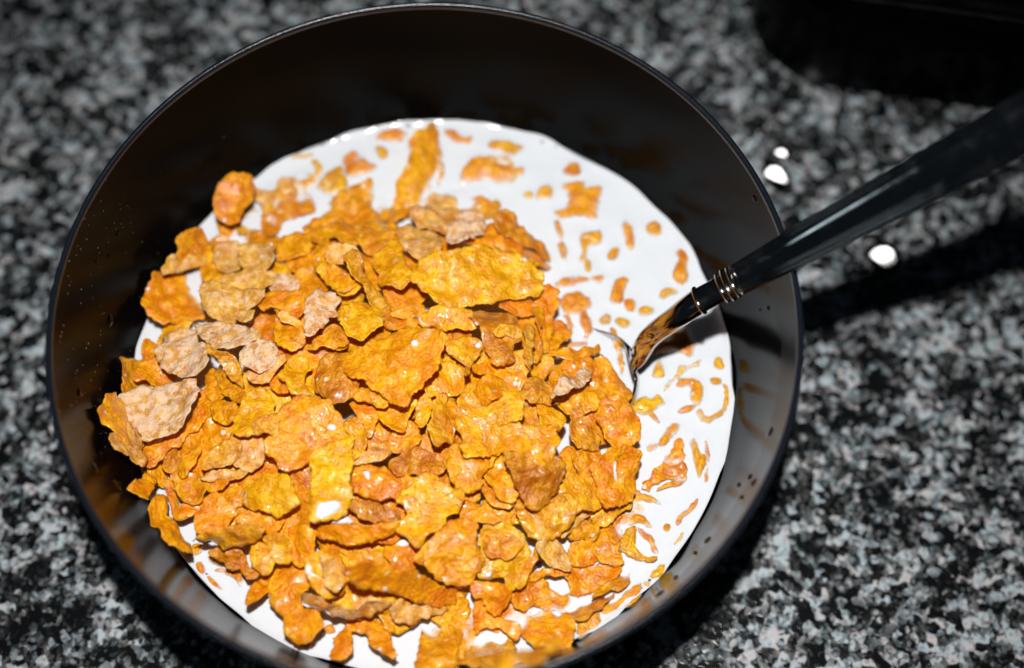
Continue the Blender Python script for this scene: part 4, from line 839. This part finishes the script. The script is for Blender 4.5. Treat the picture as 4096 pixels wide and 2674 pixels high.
# neck, bending down into the milk
heel = at_z(2524, 1444, MILK_Z + 0.0058)
ax = np.array([-0.972, -0.235, 0.0]); bax = ax * math.cos(math.radians(56)) + np.array([0, 0, -1]) * math.sin(math.radians(56))
npath = catmull([Pring + (Pring - at_l(0.003)) * -0.1, Pring * 0.72 + heel * 0.28 + np.array([0, 0, 0.0020]), at_z(2604, 1346, MILK_Z + 0.0150), heel - bax * 0.0028, heel + bax * 0.0003], 10)
nl = np.linspace(0, 1, len(npath))
sweep('neck', npath, lambda i: esect(float(np.interp(nl[i], [0, 0.3, 0.7, 0.85, 1], [0.0030, 0.0029, 0.0024, 0.0028, 0.0046])),
                                     float(np.interp(nl[i], [0, 0.5, 0.8, 1], [0.0018, 0.0013, 0.0009, 0.0005]))), M['steel'], sp_root)
side = np.cross(ax, [0, 0, 1.0]); side /= np.linalg.norm(side)
vs, fs = [], []; NS, NX = 40, 28; LB = 0.056
spine = []                                        # the bowl falls steeply from the neck, then levels out
p_ = heel.copy(); prev = 0.0
for i in range(NS + 1):
    s_ = (i / NS) ** 1.35; q = math.radians(float(np.interp(s_ * LB, [0, 0.004, 0.012, 0.02], [56, 46, 20, 9])))
    d_ = ax * math.cos(q) + np.array([0, 0, -1.0]) * math.sin(q)
    p_ = p_ + d_ * (s_ - prev) * LB; prev = s_
    spine.append((s_, p_.copy(), np.cross(side, d_)))
for layer in (0, 1):
    for i in range(NS + 1):
        s_, c_, up = spine[i]
        wv = float(np.interp(s_ * LB, [0, 0.0015, 0.004, 0.008, 0.014, 0.024, 0.034, 0.044, 0.051, 0.0545, 0.056], [0.0044, 0.0068, 0.0094, 0.0124, 0.0158, 0.0185, 0.0182, 0.0150, 0.0098, 0.0052, 0.0004]))
        dp = 0.0090 * (1 - math.exp(-s_ * LB / 0.0042)) * (1 - s_ ** 6)
        for j in range(NX + 1):
            x = -1 + 2 * j / NX
            vs.append(c_ + side * (x * wv) + up * (-dp * (1 - x * x) ** 0.8 + 0.0004 - layer * 0.0011))
K = (NS + 1) * (NX + 1)
for i in range(NS):
    for j in range(NX):
        a = i * (NX + 1) + j; q = (a, a + 1, a + NX + 2, a + NX + 1)
        fs += [q, tuple(K + e for e in q[::-1])]
for i in range(NS):
    for j in (0, NX):
        a = i * (NX + 1) + j; fs.append((a, a + NX + 1, K + a + NX + 1, K + a))
for j in range(NX):
    for i in (0, NS):
        a = i * (NX + 1) + j; fs.append((a, a + 1, K + a + 1, K + a))
sb = obj('spoon_bowl', vs, fs, M['steel'], sp_root); fix_normals(sb)

# ------------------------------------------------------------------ black dish at the top right
f0 = at_z(3330, 362, 0.0); f1 = at_z(3960, 452, 0.0)
ex = (f1 - f0) / np.linalg.norm(f1 - f0); ey = np.cross([0, 0, 1.0], ex)
cl = at_z(2978, 130, 0.0)                       # a point on the left side
x_left = float(np.dot(cl - f0, ex)); o0 = f0 + ex * x_left
dish = empty('black_dish', tuple(o0), 'glossy black dish with rounded corners at the upper right behind the spoon', 'dish')
W_, D_, RC = 0.19, 0.14, 0.026
def rrect(off, z, rc):
    out = []
    for cx_, cy_, a0 in ((W_ - RC, RC, -math.pi / 2), (W_ - RC, D_ - RC, 0), (RC, D_ - RC, math.pi / 2), (RC, RC, math.pi)):
        for a in np.linspace(a0, a0 + math.pi / 2, 12):
            out.append(o0 + ex * (cx_ + (rc + off) * math.cos(a)) + ey * (cy_ + (rc + off) * math.sin(a)) + np.array([0, 0, z]))
    return out
def loft(name, spec, mat, parent):
    v, f = [], []
    for off, z in spec: v += rrect(off, z, RC)
    k = 48
    for i in range(len(spec) - 1):
        for q in range(k): f.append((i * k + q, i * k + (q + 1) % k, (i + 1) * k + (q + 1) % k, (i + 1) * k + q))
    f.append(tuple(range(k))[::-1]); f.append(tuple((len(spec) - 1) * k + q for q in range(k)))
    o = obj(name, v, f, mat, parent); fix_normals(o); return o
loft('dish_body', [(-0.0015, 0.0), (-0.0004, 0.0006), (0.0, 0.002), (0.0004, 0.010), (0.0008, 0.024), (0.001, 0.0400), (0.0004, 0.0412)], M['black'], dish)
loft('lid', [(-0.002, 0.0413), (0.0008, 0.0414), (0.0014, 0.0420), (0.0014, 0.0432), (0.0006, 0.0444), (-0.0008, 0.0452), (-0.003, 0.0456), (-0.008, 0.0454), (-0.010, 0.0447)], M['lid'], dish)

# ------------------------------------------------------------------ water drops
def dome(name, P, n, rx, ry, ang, h, mat, seed=0, pw=2.0, flat=None):
    """a flattened drop sitting on a surface"""
    n = np.asarray(n, float); n /= np.linalg.norm(n)
    u = np.cross([0, 0, 1.0], n)
    if np.linalg.norm(u) < 0.1: u = np.array([1.0, 0, 0])
    u /= np.linalg.norm(u); v_ = np.cross(n, u)
    c_, s_ = math.cos(ang), math.sin(ang); u, v_ = u * c_ + v_ * s_, -u * s_ + v_ * c_
    N, Rg = (20, 7) if flat is None else (40, 18); vs = [n * h]; fs = []
    for r in range(1, Rg + 1):
        t = r / Rg
        for i in range(N):
            a = 2 * math.pi * i / N; k = 1 + 0.14 * noise.noise(Vector((math.cos(a), math.sin(a), seed * 1.3)))
            vs.append(u * rx * k * t * math.cos(a) + v_ * ry * k * t * math.sin(a) + n * (h * (1 - t ** pw) ** 0.85))
    for i in range(N): fs.append((0, 1 + i, 1 + (i + 1) % N))
    for r in range(Rg - 1):
        for i in range(N):
            a = 1 + r * N + i; b = 1 + r * N + (i + 1) % N; fs.append((a, a + N, b + N, b))
    if flat is not None:                          # almost flat flank, shaped and turned to throw the flash back as a glint
        R_ = 0.20; c_ = n * (h * 0.48) - flat * R_
        for q in range(len(vs)):
            p = vs[q]; lat = p - n * np.dot(p, n); w_ = lat - (c_ - n * np.dot(c_, n))
            zc = np.dot(c_, n) + math.sqrt(max(0, R_ * R_ - np.dot(w_, w_)))
            if zc < np.dot(p, n): vs[q] = lat + n * max(0.00004, zc)
    base = len(vs)
    vs += [p - n * 0.00015 for p in vs[1 + (Rg - 1) * N:]]
    for i in range(N): fs.append((1 + (Rg - 1) * N + i, base + i, base + (i + 1) % N, 1 + (Rg - 1) * N + (i + 1) % N))
    fs.append(tuple(base + i for i in range(N))[::-1])
    o = obj(name, vs, fs, mat); o.location = P; fix_normals(o); return o
def wall_hit(px, py):
    d = ray(px, py); lo, hi = None, None
    z = RIM_Z - 0.002
    while z > MILK_Z:
        P = CAM + d * ((z - CAM[2]) / d[2])
        if math.hypot(P[0], P[1]) > wall_r(z): break
        z -= 0.0003
    # the far side is met while going down: first z where the ray leaves the bowl
    nn = np.array([-P[0], -P[1], 0.0]); nn /= np.linalg.norm(nn)
    sl = (wall_r(z + 0.002) - wall_r(z - 0.002)) / 0.004
    nn[2] = sl; return P, nn / np.linalg.norm(nn)
WALL = [  # px, py, half width, half height (source pixels), label
    (440, 1282, 17, 34, 'largest dark water drop on the left inner wall of the bowl'),
    (468, 935, 8, 15, 'dark water drop on the upper left inner wall beside the rim'),
    (431, 1023, 8, 14, 'dark water drop of the pair high on the left inner wall, right one'),
    (383, 1047, 8, 13, 'dark water drop of the pair high on the left inner wall, left one'),
    (316, 1570, 9, 24, 'slanting dark water drop low on the left inner wall near the rim'),
    (379, 1872, 14, 34, 'long dark water drop on the lower left inner wall, upper of two'),
    (466, 1940, 22, 34, 'broad dark water drop on the lower left inner wall, lower of two'),
    (637, 690, 8, 14, 'dark water drop high on the upper left wall above the upright tongue flake'),
    (890, 545, 15, 12, 'dark water drop on the back wall left of centre'),
    (3082, 1728, 17, 27, 'dark water drop on the right inner wall under the rim'),
    (3013, 1930, 14, 24, 'pale blue water drop on the lower right wall, largest of three'),
    (2998, 1908, 9, 15, 'pale blue water drop on the lower right wall, upper left of three'),
    (2955, 1940, 7, 13, 'pale blue water drop on the lower right wall, lower left of three'),
    (2966, 1990, 8, 11, 'small dark water drop just below the three pale blue drops'),
    (2829, 2160, 14, 20, 'dark pointed water drop on the lower right wall'),
    (2779, 2212, 8, 9, 'small dark water drop beside the pointed one at lower right'),
    (2638, 2374, 26, 24, 'big round dark water drop by the milk edge at lower right'),
    (2700, 2310, 12, 13, 'dark water drop above the big round one at lower right'),
    (3018, 795, 10, 18, 'curved dark water drop near the right rim above the spoon'),
    (3073, 1234, 8, 13, 'clear ringed water drop on the right wall below the spoon, right one'),
    (3041, 1240, 6, 11, 'clear ringed water drop on the right wall below the spoon, left one')]
for i, (px, py, rx, ry, lb) in enumerate(WALL):
    P, nn = wall_hit(px, py); s_ = 19000.0
    vd = CAM - P; vd /= np.linalg.norm(vd)
    # width across the wall as seen; height along the wall is foreshortened
    tv = np.cross(nn, np.cross([0, 0, 1.0], nn)); tv /= np.linalg.norm(tv)
    fore = max(0.22, math.sqrt(max(0, 1 - np.dot(tv, vd) ** 2)))
    tu = np.cross([0, 0, 1.0], nn); tu /= np.linalg.norm(tu)
    lat = abs(np.dot(tu, ROT[:, 1]))             # 1 on the side walls, where tangential = image vertical
    a_t, a_v = (ry, rx) if lat > 0.7 else (rx, ry)
    o = dome('water_drop', P - nn * 0.00008, nn, a_t / s_, min(0.0024, a_v / s_ / fore), 0.0, 0.00055, M['water'], i)
    tag(o, lb, 'drop', 'water drops on the inner wall of the bowl')
CTR = [(3104, 700, 3.4, 5.4, 0.3, 'bright water drop on the granite just outside the right rim, lower of two'),
       (3126, 614, 2.1, 1.6, 0.3, 'bright oval water drop on the granite outside the right rim, upper of two'),
       (3540, 1030, 4.6, 5.6, 0.0, 'biggest bright water drop on the granite under the spoon handle'),
       (3482, 1112, 2.2, 2.4, 0.0, 'dim water drop touching the biggest bright one under the spoon handle'),
       (3590, 905, 1.7, 1.5, 0.0, 'faint water drop right under the edge of the spoon handle'),
       (3676, 1130, 0.8, 0.8, 0.0, 'tiny water drop on the granite right of the biggest bright one'),
       (3758, 1320, 0.7, 0.7, 0.0, 'tiny pinkish water drop on the granite at mid right'),
       (3270, 2362, 0.7, 0.5, 0.4, 'tiny glinting water drop on the granite at lower right')]
for i, (px, py, rx, ry, a, lb) in enumerate(CTR):
    Q = at_z(px, py, 0.0001); hv = (CAM - Q) / np.linalg.norm(CAM - Q) + (np.array(flo.location) - Q) / np.linalg.norm(np.array(flo.location) - Q)
    hv /= np.linalg.norm(hv)
    o = dome('water_drop', at_z(px, py, 0.0001), (0, 0, 1), rx / 1000, ry / 1000, a, 0.00055 * min(rx, ry), M['splash'], 40 + i, 1.7, hv if rx > 1.4 and rx != 1.7 else None)
    tag(o, lb, 'drop', 'water drops on the granite')

# ------------------------------------------------------------------ bubbles
def bubble(px, py, r, lb, grp=None, P=None):
    if P is None: P = at_z(px, py, MILK_Z + 0.0002)
    o = dome('bubble', P, (0, 0, 1), r, r, 0, r * 0.8, M['water'], 70)
    tag(o, lb, 'bubble', grp)
bubble(2153, 2257, 0.0010, 'clear bubble in the milk beside the light amber square flake')
bubble(825, 2301, 0.0007, 'small bubble with a dark centre in the bottom left milk')
rg = random.Random(5)
for deg in (100, 97, 93, 112, 116, 72, 69, 66, 104, 184, 188, -42, -44, -47, -38, -35, -50):
    a = math.radians(deg + rg.uniform(-.6, .6)); r = rm - rg.uniform(0.0003, 0.0010)
    bubble(0, 0, rg.uniform(0.00025, 0.0005), 'tiny foam bubble clinging to the milk edge against the bowl wall', 'foam bubbles along the milk edge',
           np.array([r * math.cos(a), r * math.sin(a), MILK_Z + 0.0006]))
